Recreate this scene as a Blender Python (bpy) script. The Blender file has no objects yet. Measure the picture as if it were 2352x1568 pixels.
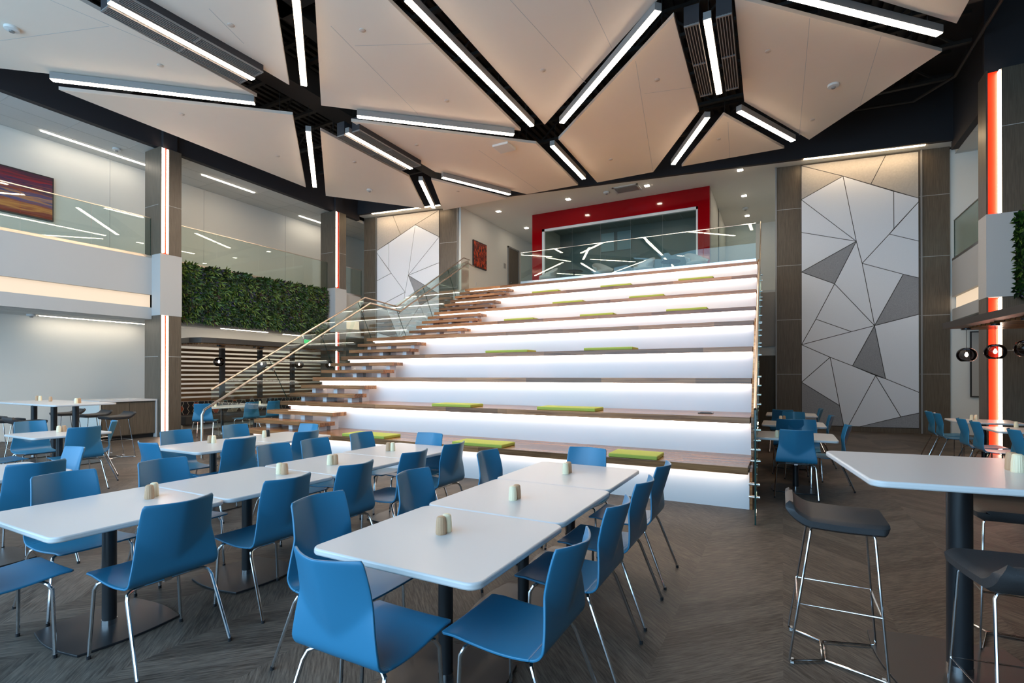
import bpy, bmesh, math, random
from mathutils import Vector, Matrix
random.seed(7)
PI = math.pi
SC = bpy.context.scene
COL = SC.collection
# ------------------------------------------------------------------ camera, world, exposure
EYE, YAW, PITCH, FPX, CX, CY = 1.56, 0.4898, 0.00329, 1166.2, 1176.0, 858.8
cam = bpy.data.cameras.new('camera')
cam.sensor_width = 36.0
cam.lens = FPX / 2352 * 36
cam.shift_y = (CY - 784) / 2352
cam.clip_start = 0.05
co = bpy.data.objects.new('camera', cam)
COL.objects.link(co)
co.location = (0, 0, EYE)
co.rotation_euler = (PI / 2 + PITCH, 0, YAW)
SC.camera = co
world = bpy.data.worlds.new('sky')
SC.world = world
world.use_nodes = True
bg = world.node_tree.nodes['Background']
bg.inputs[0].default_value = (0.44, 0.72, 1.0, 1)
bg.inputs[1].default_value = 2.5
SC.view_settings.view_transform = 'Standard'
SC.view_settings.look = 'None'
SC.view_settings.exposure = 0.65
SC.view_settings.gamma = 1.0
SC.view_settings.use_curve_mapping = False
SC.cycles.max_bounces = 6
SC.cycles.diffuse_bounces = 4
SC.cycles.glossy_bounces = 3
SC.cycles.transmission_bounces = 4
SC.cycles.transparent_max_bounces = 12
SC.cycles.caustics_reflective = False
SC.cycles.caustics_refractive = False
SC.cycles.sample_clamp_indirect = 4.0
SC.cycles.use_denoising = True

# ------------------------------------------------------------------ pixel -> point on a real plane
_f = Vector((-math.sin(YAW), math.cos(YAW), 0)); _r = Vector((math.cos(YAW), math.sin(YAW), 0)); _u = Vector((0, 0, 1))
_F = _f * math.cos(PITCH) + _u * math.sin(PITCH); _U = _u * math.cos(PITCH) - _f * math.sin(PITCH)
O = Vector((0, 0, EYE))
def ray(x, y): return _F + _r * ((x - CX) / FPX) - _U * ((y - CY) / FPX)
def az(x, y, z): d = ray(x, y); return O + d * ((z - EYE) / d.z)
def ay(x, y, Y): d = ray(x, y); return O + d * (Y / d.y)
def ax(x, y, X): d = ray(x, y); return O + d * (X / d.x)
W0, WS = 16.80, 0.149                      # the slanted rear wall: Y = W0 + WS * X
def aw(x, y, off=0.0):
    d = ray(x, y); return O + d * ((W0 + off) / (d.y - WS * d.x))

# ------------------------------------------------------------------ materials
def newmat(name):
    m = bpy.data.materials.new(name); m.use_nodes = True
    nt = m.node_tree; b = nt.nodes['Principled BSDF']
    return m, nt, b
def N(nt, t, **kw):
    n = nt.nodes.new(t)
    for k, v in kw.items():
        if k.startswith('i_'): n.inputs[k[2:]].default_value = v
        else: setattr(n, k, v)
    return n
def paint(name, c, rough=0.6, metal=0.0, spec=0.5, var=0.0, scale=30, bump=0.0):
    m, nt, b = newmat(name)
    b.inputs['Base Color'].default_value = (*c, 1)
    b.inputs['Roughness'].default_value = rough
    b.inputs['Metallic'].default_value = metal
    b.inputs['Specular IOR Level'].default_value = spec
    tc = N(nt, 'ShaderNodeTexCoord')
    no = N(nt, 'ShaderNodeTexNoise'); no.inputs['Scale'].default_value = scale; no.inputs['Detail'].default_value = 5
    nt.links.new(tc.outputs['Object'], no.inputs['Vector'])
    if var:
        mx = N(nt, 'ShaderNodeMixRGB'); mx.inputs[1].default_value = (*[v * (1 - var) for v in c], 1); mx.inputs[2].default_value = (*[min(1, v * (1 + var)) for v in c], 1)
        nt.links.new(no.outputs['Fac'], mx.inputs[0]); nt.links.new(mx.outputs[0], b.inputs['Base Color'])
    if bump:
        bp = N(nt, 'ShaderNodeBump'); bp.inputs['Strength'].default_value = bump; bp.inputs['Distance'].default_value = 0.01
        nt.links.new(no.outputs['Fac'], bp.inputs['Height']); nt.links.new(bp.outputs[0], b.inputs['Normal'])
    return m
def glow(name, c, s, base=None):
    m, nt, b = newmat(name)
    b.inputs['Base Color'].default_value = (*(base or c), 1)
    b.inputs['Emission Color'].default_value = (*c, 1)
    b.inputs['Emission Strength'].default_value = s
    return m
def wood(name, c1, c2, axis='X', plank=0.0, rough=0.35, fine=1.0):
    """Wood grain running along an object axis; optional staves with their own tone."""
    m, nt, b = newmat(name)
    tc = N(nt, 'ShaderNodeTexCoord'); mp = N(nt, 'ShaderNodeMapping')
    s = {'X': (0.5, 14, 14), 'Y': (14, 0.5, 14), 'Z': (14, 14, 0.5)}[axis]
    mp.inputs['Scale'].default_value = [v * fine for v in s]
    nt.links.new(tc.outputs['Object'], mp.inputs['Vector'])
    no = N(nt, 'ShaderNodeTexNoise'); no.inputs['Scale'].default_value = 2.5; no.inputs['Detail'].default_value = 7; no.inputs['Distortion'].default_value = 0.6
    nt.links.new(mp.outputs[0], no.inputs['Vector'])
    rp = N(nt, 'ShaderNodeValToRGB')
    rp.color_ramp.elements[0].position = 0.3; rp.color_ramp.elements[0].color = (*c1, 1)
    rp.color_ramp.elements[1].position = 0.72; rp.color_ramp.elements[1].color = (*c2, 1)
    nt.links.new(no.outputs['Fac'], rp.inputs[0])
    out = rp.outputs[0]
    if plank:
        mp2 = N(nt, 'ShaderNodeMapping')
        mp2.inputs['Scale'].default_value = {'X': (0.7, 1 / plank, 0.001), 'Y': (1 / plank, 0.7, 0.001), 'Z': (1 / plank, 1 / plank, 0.7)}[axis]
        nt.links.new(tc.outputs['Object'], mp2.inputs['Vector'])
        vr = N(nt, 'ShaderNodeTexVoronoi'); vr.inputs['Scale'].default_value = 1.0; vr.inputs['Randomness'].default_value = 0.35; vr.distance = 'CHEBYCHEV'
        nt.links.new(mp2.outputs[0], vr.inputs['Vector'])
        hsv = N(nt, 'ShaderNodeHueSaturation')
        mr = N(nt, 'ShaderNodeMapRange'); mr.inputs['To Min'].default_value = 0.6; mr.inputs['To Max'].default_value = 1.45
        sx = N(nt, 'ShaderNodeSeparateColor')
        nt.links.new(vr.outputs['Color'], sx.inputs[0]); nt.links.new(sx.outputs[0], mr.inputs['Value'])
        nt.links.new(mr.outputs[0], hsv.inputs['Value']); nt.links.new(out, hsv.inputs['Color']); out = hsv.outputs[0]
    nt.links.new(out, b.inputs['Base Color'])
    b.inputs['Roughness'].default_value = rough
    return m
def glass(name, tint, f0=0.06):
    """Thin clear pane: transparent with a mirror share that grows at grazing angles."""
    m, nt, b = newmat(name); nt.nodes.remove(b)
    o = nt.nodes['Material Output']
    tr = N(nt, 'ShaderNodeBsdfTransparent'); tr.inputs[0].default_value = (*tint, 1)
    gl = N(nt, 'ShaderNodeBsdfGlossy'); gl.inputs['Roughness'].default_value = 0.0; gl.inputs[0].default_value = (0.95, 1, 0.98, 1)
    lw = N(nt, 'ShaderNodeFresnel'); lw.inputs['IOR'].default_value = 1.45
    geo = N(nt, 'ShaderNodeNewGeometry')
    ad = N(nt, 'ShaderNodeMath', operation='ADD'); ad.inputs[1].default_value = f0 - 0.04
    cl = N(nt, 'ShaderNodeMath', operation='MINIMUM'); cl.inputs[1].default_value = 0.7
    mx = N(nt, 'ShaderNodeMixShader')
    # same reflectance from both sides of the pane
    df = N(nt, 'ShaderNodeLayerWeight'); df.inputs['Blend'].default_value = 0.25
    mu = N(nt, 'ShaderNodeMath', operation='MULTIPLY'); mu.inputs[1].default_value = 0.5
    nt.links.new(df.outputs['Fresnel'], mu.inputs[0]); nt.links.new(mu.outputs[0], ad.inputs[0]); nt.links.new(ad.outputs[0], cl.inputs[0])
    nt.nodes.remove(lw); nt.nodes.remove(geo)
    nt.links.new(cl.outputs[0], mx.inputs[0]); nt.links.new(tr.outputs[0], mx.inputs[1]); nt.links.new(gl.outputs[0], mx.inputs[2])
    nt.links.new(mx.outputs[0], o.inputs['Surface'])
    return m
def floor_mat():
    m, nt, b = newmat('herringbone_plank_floor')
    L = nt.links.new
    tc = N(nt, 'ShaderNodeTexCoord'); sp = N(nt, 'ShaderNodeSeparateXYZ'); L(tc.outputs['Object'], sp.inputs[0])
    pp = N(nt, 'ShaderNodeMath', operation='PINGPONG'); pp.inputs[1].default_value = 0.62; L(sp.outputs[0], pp.inputs[0])
    zg = N(nt, 'ShaderNodeMath', operation='FLOOR'); dv = N(nt, 'ShaderNodeMath', operation='DIVIDE'); dv.inputs[1].default_value = 0.62
    L(sp.outputs[0], dv.inputs[0]); L(dv.outputs[0], zg.inputs[0])
    v = N(nt, 'ShaderNodeMath', operation='ADD'); L(sp.outputs[1], v.inputs[0]); L(pp.outputs[0], v.inputs[1])
    w = N(nt, 'ShaderNodeMath', operation='SUBTRACT'); L(sp.outputs[1], w.inputs[0]); L(pp.outputs[0], w.inputs[1])
    d2 = N(nt, 'ShaderNodeMath', operation='DIVIDE'); d2.inputs[1].default_value = 0.21; L(v.outputs[0], d2.inputs[0])
    fl = N(nt, 'ShaderNodeMath', operation='FLOOR'); L(d2.outputs[0], fl.inputs[0])
    fr = N(nt, 'ShaderNodeMath', operation='FRACT'); L(d2.outputs[0], fr.inputs[0])
    cb = N(nt, 'ShaderNodeCombineXYZ'); L(fl.outputs[0], cb.inputs[0]); L(zg.outputs[0], cb.inputs[1])
    wn = N(nt, 'ShaderNodeTexWhiteNoise'); L(cb.outputs[0], wn.inputs['Vector'])
    cg = N(nt, 'ShaderNodeCombineXYZ')
    m1 = N(nt, 'ShaderNodeMath', operation='MULTIPLY'); m1.inputs[1].default_value = 60; L(v.outputs[0], m1.inputs[0])
    m2 = N(nt, 'ShaderNodeMath', operation='MULTIPLY'); m2.inputs[1].default_value = 4.5; L(w.outputs[0], m2.inputs[0])
    m3 = N(nt, 'ShaderNodeMath', operation='MULTIPLY'); m3.inputs[1].default_value = 9.0; L(zg.outputs[0], m3.inputs[0])
    L(m1.outputs[0], cg.inputs[0]); L(m2.outputs[0], cg.inputs[1]); L(m3.outputs[0], cg.inputs[2])
    no = N(nt, 'ShaderNodeTexNoise'); no.inputs['Scale'].default_value = 1.0; no.inputs['Detail'].default_value = 6; no.inputs['Roughness'].default_value = 0.65
    L(cg.outputs[0], no.inputs['Vector'])
    ma = N(nt, 'ShaderNodeMath', operation='MULTIPLY_ADD'); ma.inputs[1].default_value = 0.13; L(wn.outputs['Value'], ma.inputs[0]); L(no.outputs['Fac'], ma.inputs[2])
    rp = N(nt, 'ShaderNodeValToRGB'); e = rp.color_ramp.elements
    e[0].position = 0.42; e[0].color = (0.050, 0.041, 0.034, 1); e[1].position = 0.80; e[1].color = (0.200, 0.166, 0.137, 1)
    L(ma.outputs[0], rp.inputs[0])
    gp = N(nt, 'ShaderNodeMath', operation='LESS_THAN'); gp.inputs[1].default_value = 0.008; L(fr.outputs[0], gp.inputs[0])
    mx = N(nt, 'ShaderNodeMixRGB'); mx.inputs[2].default_value = (0.03, 0.026, 0.023, 1); L(gp.outputs[0], mx.inputs[0]); L(rp.outputs[0], mx.inputs[1])
    L(mx.outputs[0], b.inputs['Base Color']); b.inputs['Specular IOR Level'].default_value = 0.16
    rr = N(nt, 'ShaderNodeMapRange'); rr.inputs['To Min'].default_value = 0.40; rr.inputs['To Max'].default_value = 0.62; L(no.outputs['Fac'], rr.inputs['Value']); L(rr.outputs[0], b.inputs['Roughness'])
    bp = N(nt, 'ShaderNodeBump'); bp.inputs['Strength'].default_value = 0.10; bp.inputs['Distance'].default_value = 0.004; L(no.outputs['Fac'], bp.inputs['Height']); L(bp.outputs[0], b.inputs['Normal'])
    return m
def art_mat(name, stops, scale, stretch, dist):
    m, nt, b = newmat(name); L = nt.links.new
    tc = N(nt, 'ShaderNodeTexCoord'); mp = N(nt, 'ShaderNodeMapping'); mp.inputs['Scale'].default_value = stretch; L(tc.outputs['Object'], mp.inputs[0])
    no = N(nt, 'ShaderNodeTexNoise'); no.inputs['Scale'].default_value = scale; no.inputs['Detail'].default_value = 4; no.inputs['Distortion'].default_value = dist; L(mp.outputs[0], no.inputs['Vector'])
    rp = N(nt, 'ShaderNodeValToRGB'); L(no.outputs['Fac'], rp.inputs[0])
    el = rp.color_ramp.elements
    while len(el) < len(stops): el.new(0.5)
    for e, (p, c) in zip(el, stops): e.position = p; e.color = (*c, 1)
    L(rp.outputs[0], b.inputs['Base Color']); b.inputs['Roughness'].default_value = 0.5
    return m
def streak_mat():
    m, nt, b = newmat('abstract_streaks'); L = nt.links.new
    tc = N(nt, 'ShaderNodeTexCoord'); sp = N(nt, 'ShaderNodeSeparateXYZ'); L(tc.outputs['Generated'], sp.inputs[0])
    mp = N(nt, 'ShaderNodeMapping'); mp.inputs['Scale'].default_value = (1, 1.6, 9); mp.inputs['Rotation'].default_value = (0.12, 0, 0); L(tc.outputs['Generated'], mp.inputs[0])
    no = N(nt, 'ShaderNodeTexNoise'); no.inputs['Scale'].default_value = 1.3; no.inputs['Detail'].default_value = 5; no.inputs['Distortion'].default_value = 0.4; L(mp.outputs[0], no.inputs['Vector'])
    ma = N(nt, 'ShaderNodeMath', operation='MULTIPLY_ADD'); ma.inputs[1].default_value = 0.75; ma.inputs[2].default_value = -0.37; L(no.outputs['Fac'], ma.inputs[0])
    ad = N(nt, 'ShaderNodeMath', operation='ADD'); L(ma.outputs[0], ad.inputs[0]); L(sp.outputs[2], ad.inputs[1])
    rp = N(nt, 'ShaderNodeValToRGB'); L(ad.outputs[0], rp.inputs[0]); el = rp.color_ramp.elements
    st = [(0.02, (0.25, 0.03, 0.02)), (0.12, (0.70, 0.28, 0.06)), (0.22, (0.35, 0.06, 0.02)), (0.32, (0.03, 0.08, 0.30)), (0.42, (0.65, 0.25, 0.08)), (0.50, (0.02, 0.05, 0.22)), (0.60, (0.45, 0.08, 0.03)), (0.70, (0.03, 0.02, 0.08)), (0.80, (0.35, 0.01, 0.02)), (0.95, (0.06, 0.012, 0.04))]
    while len(el) < len(st): el.new(0.5)
    for e, (p, c) in zip(el, st): e.position = p; e.color = (*c, 1)
    L(rp.outputs[0], b.inputs['Base Color']); b.inputs['Roughness'].default_value = 0.5
    return m
def hex_mat():
    """Honeycomb fabric: nearest of two staggered point grids gives true hexagons."""
    m, nt, b = newmat('hexagon_fabric'); L = nt.links.new
    tc = N(nt, 'ShaderNodeTexCoord'); sp = N(nt, 'ShaderNodeSeparateXYZ'); L(tc.outputs['Object'], sp.inputs[0])
    mul = N(nt, 'ShaderNodeCombineXYZ')
    a = N(nt, 'ShaderNodeMath', operation='DIVIDE'); a.inputs[1].default_value = 0.30; L(sp.outputs[1], a.inputs[0])
    c = N(nt, 'ShaderNodeMath', operation='DIVIDE'); c.inputs[1].default_value = 0.17; L(sp.outputs[2], c.inputs[0])
    L(a.outputs[0], mul.inputs[0]); L(c.outputs[0], mul.inputs[1])
    def grid(off):
        ad = N(nt, 'ShaderNodeVectorMath', operation='ADD'); ad.inputs[1].default_value = (off, off, 0); L(mul.outputs[0], ad.inputs[0])
        fl = N(nt, 'ShaderNodeVectorMath', operation='FLOOR'); L(ad.outputs[0], fl.inputs[0])
        fr = N(nt, 'ShaderNodeVectorMath', operation='SUBTRACT'); L(ad.outputs[0], fr.inputs[0]); L(fl.outputs[0], fr.inputs[1])
        ce = N(nt, 'ShaderNodeVectorMath', operation='SUBTRACT'); ce.inputs[1].default_value = (0.5, 0.5, 0); L(fr.outputs[0], ce.inputs[0])
        sc = N(nt, 'ShaderNodeVectorMath', operation='MULTIPLY'); sc.inputs[1].default_value = (1.73, 1, 0); L(ce.outputs[0], sc.inputs[0])
        ln = N(nt, 'ShaderNodeVectorMath', operation='LENGTH'); L(sc.outputs[0], ln.inputs[0])
        wn = N(nt, 'ShaderNodeTexWhiteNoise'); o2 = N(nt, 'ShaderNodeVectorMath', operation='ADD'); o2.inputs[1].default_value = (off * 37, 0, 5); L(fl.outputs[0], o2.inputs[0]); L(o2.outputs[0], wn.inputs['Vector'])
        return ln.outputs['Value'], wn.outputs['Value']
    d1, r1 = grid(0.0); d2, r2 = grid(0.5)
    lt = N(nt, 'ShaderNodeMath', operation='LESS_THAN'); L(d1, lt.inputs[0]); L(d2, lt.inputs[1])
    mx = N(nt, 'ShaderNodeMixRGB'); L(lt.outputs[0], mx.inputs[0]); L(r2, mx.inputs[1]); L(r1, mx.inputs[2])
    rp = N(nt, 'ShaderNodeValToRGB'); rp.color_ramp.interpolation = 'CONSTANT'; L(mx.outputs[0], rp.inputs[0]); el = rp.color_ramp.elements
    st = [(0.0, (0.012, 0.012, 0.015)), (0.45, (0.04, 0.14, 0.15)), (0.6, (0.36, 0.07, 0.03)), (0.75, (0.02, 0.02, 0.025)), (0.88, (0.25, 0.20, 0.15))]
    while len(el) < len(st): el.new(0.5)
    for e, (p, q) in zip(el, st): e.position = p; e.color = (*q, 1)
    df = N(nt, 'ShaderNodeMath', operation='SUBTRACT'); L(d1, df.inputs[0]); L(d2, df.inputs[1]); ab = N(nt, 'ShaderNodeMath', operation='ABSOLUTE'); L(df.outputs[0], ab.inputs[0])
    ed = N(nt, 'ShaderNodeMath', operation='LESS_THAN'); ed.inputs[1].default_value = 0.07; L(ab.outputs[0], ed.inputs[0])
    m2 = N(nt, 'ShaderNodeMixRGB'); m2.inputs[2].default_value = (0.45, 0.40, 0.32, 1); L(ed.outputs[0], m2.inputs[0]); L(rp.outputs[0], m2.inputs[1])
    L(m2.outputs[0], b.inputs['Base Color']); b.inputs['Roughness'].default_value = 0.9
    return m
M = dict(
    cloudedge=paint('panel_edge_warm_light_tint', (0.60, 0.52, 0.45), 0.6),  # edge carries the same warm light tint as the panels
    white=paint('white_wall_paint', (0.80, 0.78, 0.72), 0.7),
    riser=paint('white_riser_panel', (0.78, 0.78, 0.79), 0.45),
    ceil=paint('white_ceiling_tile', (0.62, 0.62, 0.60), 0.9, var=0.03, scale=80),
    cloud=paint('white_panel_warm_light_tint', (0.84, 0.745, 0.64), 0.85, var=0.02, scale=2),  # white panels, with warm room light tinted into the base colour
    dark=paint('dark_charcoal_paint', (0.030, 0.027, 0.030), 0.8),
    steel=paint('black_steel', (0.026, 0.022, 0.019), 0.7),
    brown=wood('brown_laminate_cladding', (0.10, 0.076, 0.053), (0.17, 0.134, 0.098), 'Z', 0, 0.4, 2.2),
    walnut=wood('walnut_tread', (0.17, 0.066, 0.022), (0.43, 0.205, 0.08), 'X', 0.10, 0.22, 1.0),
    slat=wood('walnut_slat', (0.10, 0.045, 0.016), (0.27, 0.135, 0.05), 'Y', 0, 0.4, 1.0),
    chrome=paint('chrome', (0.75, 0.75, 0.76), 0.12, 1.0),
    nickel=paint('brushed_steel_rail', (0.62, 0.55, 0.48), 0.28, 1.0),
    blue=paint('blue_chair_shell', (0.028, 0.205, 0.37), 0.36, 0, 0.7, var=0.02, scale=3),
    black=paint('black_powder_coat', (0.018, 0.019, 0.022), 0.38),
    table=paint('white_laminate_top', (0.72, 0.70, 0.69), 0.28),
    vinyl=paint('charcoal_stool_upholstery', (0.045, 0.044, 0.046), 0.55, bump=0.2, scale=260),
    tan=paint('tan_shaker', (0.58, 0.36, 0.21), 0.45), cream=paint('cream_shaker', (0.95, 0.82, 0.56), 0.45), inkcap=paint('black_shaker', (0.02, 0.02, 0.02), 0.4),
    lime=paint('lime_cushion_fabric', (0.46, 0.52, 0.085), 0.8, var=0.08, scale=120),
    felt=paint('pale_felt_panel', (0.84, 0.865, 0.91), 0.95, var=0.03, scale=60), feltd=paint('grey_felt_panel', (0.33, 0.335, 0.35), 1.0, var=0.30, scale=45), felttop=paint('felt_panel_warm_light_tint', (0.52, 0.48, 0.43), 1.0, var=0.16, scale=22),  # felttop: light felt, the warm lamp glow put into its beige colour
    red=paint('red_gloss_panel', (0.28, 0.002, 0.005), 0.08, 0, 0.3), redacr=paint('red_acrylic_inset', (0.95, 0.03, 0.004), 0.35),
    led=glow('white_led', (1.0, 0.82, 0.64), 12.0), ledline=glow('linear_led_diffuser', (1.0, 0.80, 0.60), 34.0), ledwarm=glow('warm_led', (1.0, 0.72, 0.42), 22.0), ledstair=glow('under_tread_led', (1.0, 0.89, 0.78), 8.8),
    canopy=paint('dark_canopy_laminate', (0.055, 0.049, 0.045), 0.5, var=0.1, scale=12),
    fascia=paint('light_grey_plaster', (0.52, 0.52, 0.51), 0.7),
    ledwash=glow('wall_wash_diffuser', (1.0, 0.88, 0.72), 13.0), ledspot=glow('downlight_lens', (1.0, 0.86, 0.68), 55.0),
    fillback=glow('added_slat_fill', (1.0, 0.90, 0.78), 4.5),  # added source, not a known fitting; brightens the wall behind the slats
    cove=glow('cove_diffuser', (1.0, 0.76, 0.52), 0.50, (0.30, 0.28, 0.26)), bulb=glow('pendant_bulb', (1, 0.85, 0.65), 25.0), exitg=glow('green_exit_letters', (0.0, 0.8, 0.2), 1.2),
    glass=glass('clear_guard_glass', (0.90, 0.96, 0.94)), glassd=glass('storefront_glass', (0.74, 0.82, 0.82), 0.06), glassedge=paint('green_glass_edge', (0.02, 0.06, 0.05), 0.1),
    housing=paint('satin_aluminium_housing', (0.27, 0.26, 0.25), 0.5, 0.2),
    lounge=paint('pale_grey_lounge_shell', (0.40, 0.43, 0.44), 0.6), lroom=paint('grey_room_paint', (0.34, 0.36, 0.35), 0.8),
    smoke=paint('smoked_mirror_glass', (0.10, 0.09, 0.09), 0.04, 1.0), tile=paint('cream_wall_tile', (0.75, 0.68, 0.55), 0.3), plastic=paint('white_plastic', (0.7, 0.7, 0.68), 0.4),
    greywall=paint('grey_wall_paint', (0.42, 0.40, 0.37), 0.7), seam=paint('pale_reveal_line', (0.5, 0.5, 0.48), 0.5), gap=paint('dark_reveal_line', (0.06, 0.055, 0.05), 0.9),
    screen=paint('pale_blue_screen', (0.45, 0.6, 0.65), 0.5),
    floor=floor_mat(),
    art1=streak_mat(),
    art2=art_mat('abstract_flames', [(0.40, (0.015, 0.008, 0.008)), (0.52, (0.25, 0.015, 0.008)), (0.60, (0.75, 0.10, 0.015)), (0.70, (0.5, 0.03, 0.01))], 7, (1, 2.2, 1), 0.8),
    hexa=hex_mat(),
    leaf1=paint('dark_green_leaf', (0.008, 0.026, 0.005), 0.5), leaf2=paint('mid_green_leaf', (0.022, 0.075, 0.008), 0.5), leaf3=paint('yellow_green_leaf', (0.12, 0.19, 0.03), 0.5), leaf4=paint('purple_sprig', (0.035, 0.028, 0.07), 0.6), leaf5=paint('rust_leaf', (0.06, 0.025, 0.015), 0.6),
)

# ------------------------------------------------------------------ mesh building
class MB:
    """Collects shapes; build() links them as ONE mesh object."""
    def __init__(s): s.v = []; s.f = []; s.m = []
    def add(s, vs, fs, mi=0):
        o = len(s.v); s.v += [Vector(p) for p in vs]; s.f += [[i + o for i in f] for f in fs]; s.m += [mi] * len(fs); return s
    def box(s, a, b, mi=0):
        x0, y0, z0 = [min(p, q) for p, q in zip(a, b)]; x1, y1, z1 = [max(p, q) for p, q in zip(a, b)]
        return s.add([(x0, y0, z0), (x1, y0, z0), (x1, y1, z0), (x0, y1, z0), (x0, y0, z1), (x1, y0, z1), (x1, y1, z1), (x0, y1, z1)],
                     [(0, 3, 2, 1), (4, 5, 6, 7), (0, 1, 5, 4), (1, 2, 6, 5), (2, 3, 7, 6), (3, 0, 4, 7)], mi)
    def bar(s, p, q, w, h, mi=0, up=(0, 0, 1)):
        """Box beam from p to q, width w across, height h along up."""
        p, q = Vector(p), Vector(q); d = (q - p).normalized(); up = Vector(up); sd = d.cross(up)
        sd = sd.normalized() if sd.length > 1e-6 else Vector((1, 0, 0)); u = sd.cross(d).normalized()
        c = [p + sd * a * w / 2 + u * b * h / 2 for a, b in ((-1, -1), (1, -1), (1, 1), (-1, 1))]
        c += [x + (q - p) for x in c]
        return s.add(c, [(0, 3, 2, 1), (4, 5, 6, 7), (0, 1, 5, 4), (1, 2, 6, 5), (2, 3, 7, 6), (3, 0, 4, 7)], mi)
    def prism(s, pts, d, mi=0):
        """Planar polygon pts extruded by vector d."""
        d = Vector(d); n = len(pts); a = [Vector(p) for p in pts]
        nr = Vector((0, 0, 0))
        for i in range(n): nr += a[i].cross(a[(i + 1) % n])
        if nr.dot(d) > 0: a = a[::-1]
        return s.add(a + [p + d for p in a], [list(range(n)), list(range(2 * n - 1, n - 1, -1))] + [(i, n + i, n + (i + 1) % n, (i + 1) % n) for i in range(n)], mi)
    def tube(s, pts, r, n=10, mi=0, closed=False):
        pts = [Vector(p) for p in pts]; k = len(pts); rings = []; prev = None
        for i, p in enumerate(pts):
            a = pts[i - 1] if (i or closed) else p; b = pts[(i + 1) % k] if (i < k - 1 or closed) else p
            d = ((p - a).normalized() + (b - p).normalized()) if (a != p and b != p) else (b - a)
            d.normalize()
            if prev is None:
                x = d.cross(Vector((0, 0, 1)))
                if x.length < 0.05: x = d.cross(Vector((0, 1, 0)))
            else: x = prev - d * prev.dot(d)
            x.normalize(); prev = x; y = d.cross(x)
            rings.append([p + (x * math.cos(2 * PI * j / n) + y * math.sin(2 * PI * j / n)) * r for j in range(n)])
        fs = []
        for i in range(k if closed else k - 1):
            i2 = (i + 1) % k
            for j in range(n): fs.append((i * n + j, i * n + (j + 1) % n, i2 * n + (j + 1) % n, i2 * n + j))
        if not closed: fs += [list(range(n))[::-1], list(range((k - 1) * n, k * n))]
        return s.add([q for rg in rings for q in rg], fs, mi)
    def lathe(s, prof, c=(0, 0, 0), n=24, mi=0, rib=0.0, ribs=0):
        c = Vector(c); vs = []; fs = []
        for r, z in prof:
            for j in range(n):
                t = 2 * PI * j / n; rr = r * (1 + (rib * (1 if (j % 2) else -1)))
                vs.append(c + Vector((rr * math.cos(t), rr * math.sin(t), z)))
        for i in range(len(prof) - 1):
            for j in range(n): fs.append((i * n + j, i * n + (j + 1) % n, (i + 1) * n + (j + 1) % n, (i + 1) * n + j))
        fs += [list(range(n))[::-1], list(range((len(prof) - 1) * n, len(prof) * n))]
        return s.add(vs, fs, mi)
    def build(s, name, mats, parent=None, smooth=False, bevel=0.0, world=True, seg=2):
        """world=True: the shapes are in world coordinates, moved into the parent's frame here."""
        me = bpy.data.meshes.new(name)
        vs = s.v
        if parent is not None and world:
            root = parent; off = Vector(parent.location)
            while root.parent: root = root.parent; off = off + Vector(root.location)
            inv = Matrix.Rotation(-root.rotation_euler.z, 4, 'Z')
            vs = [inv @ (p - off) for p in vs]
        me.from_pydata([tuple(p) for p in vs], [], s.f)
        for m in (mats if isinstance(mats, (list, tuple)) else [mats]): me.materials.append(m)
        me.polygons.foreach_set('material_index', s.m)
        me.update()
        o = bpy.data.objects.new(name, me); COL.objects.link(o)
        if parent is not None: o.parent = parent
        if smooth:
            for p in me.polygons: p.use_smooth = True
            try: me.set_sharp_from_angle(angle=math.radians(40))
            except Exception: pass
        if bevel:
            b = o.modifiers.new('edge', 'BEVEL'); b.width = bevel; b.segments = seg; b.limit_method = 'ANGLE'; b.angle_limit = math.radians(40)
        return o
def tag(o, label, cat, group=None, kind=None):
    if label: o['label'] = label
    if cat: o['category'] = cat
    if group: o['group'] = group
    if kind: o['kind'] = kind
    return o
def thing(name, label, cat, loc=(0, 0, 0), rz=0.0, group=None):
    o = bpy.data.objects.new(name, None); COL.objects.link(o); o.location = loc; o.rotation_euler = (0, 0, rz); o.empty_display_size = 0.1
    return tag(o, label, cat, group)
def struct(name, mb, mat, parent=None, **kw):
    o = mb.build(name, mat, parent, **kw)
    if parent is None: o['kind'] = 'structure'
    return o
def dup(root, loc, rz, label=None, group=None):
    r = root.copy(); COL.objects.link(r); r.location = loc; r.rotation_euler = (0, 0, rz)
    if label: r['label'] = label
    if group: r['group'] = group
    for ch in list(root.children):
        c = ch.copy(); COL.objects.link(c); c.parent = r
        for g in list(ch.children):
            d = g.copy(); COL.objects.link(d); d.parent = c
    return r
def B(a, b): return MB().box(a, b)

# ------------------------------------------------------------------ the setting
ZC, ZL = 7.66, 7.46                      # upper ceiling by the rear wall, upper ceiling over the balcony
def bulk(X): return 16.33 + 0.15 * X     # front edge of the ceiling along the rear wall
struct('floor', B((-17.5, -3, -0.2), (9, 24, 0)), M['floor'])
struct('ceiling', B((-17.5, -3, 9.4), (9, 24, 9.6)), M['dark'])
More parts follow.
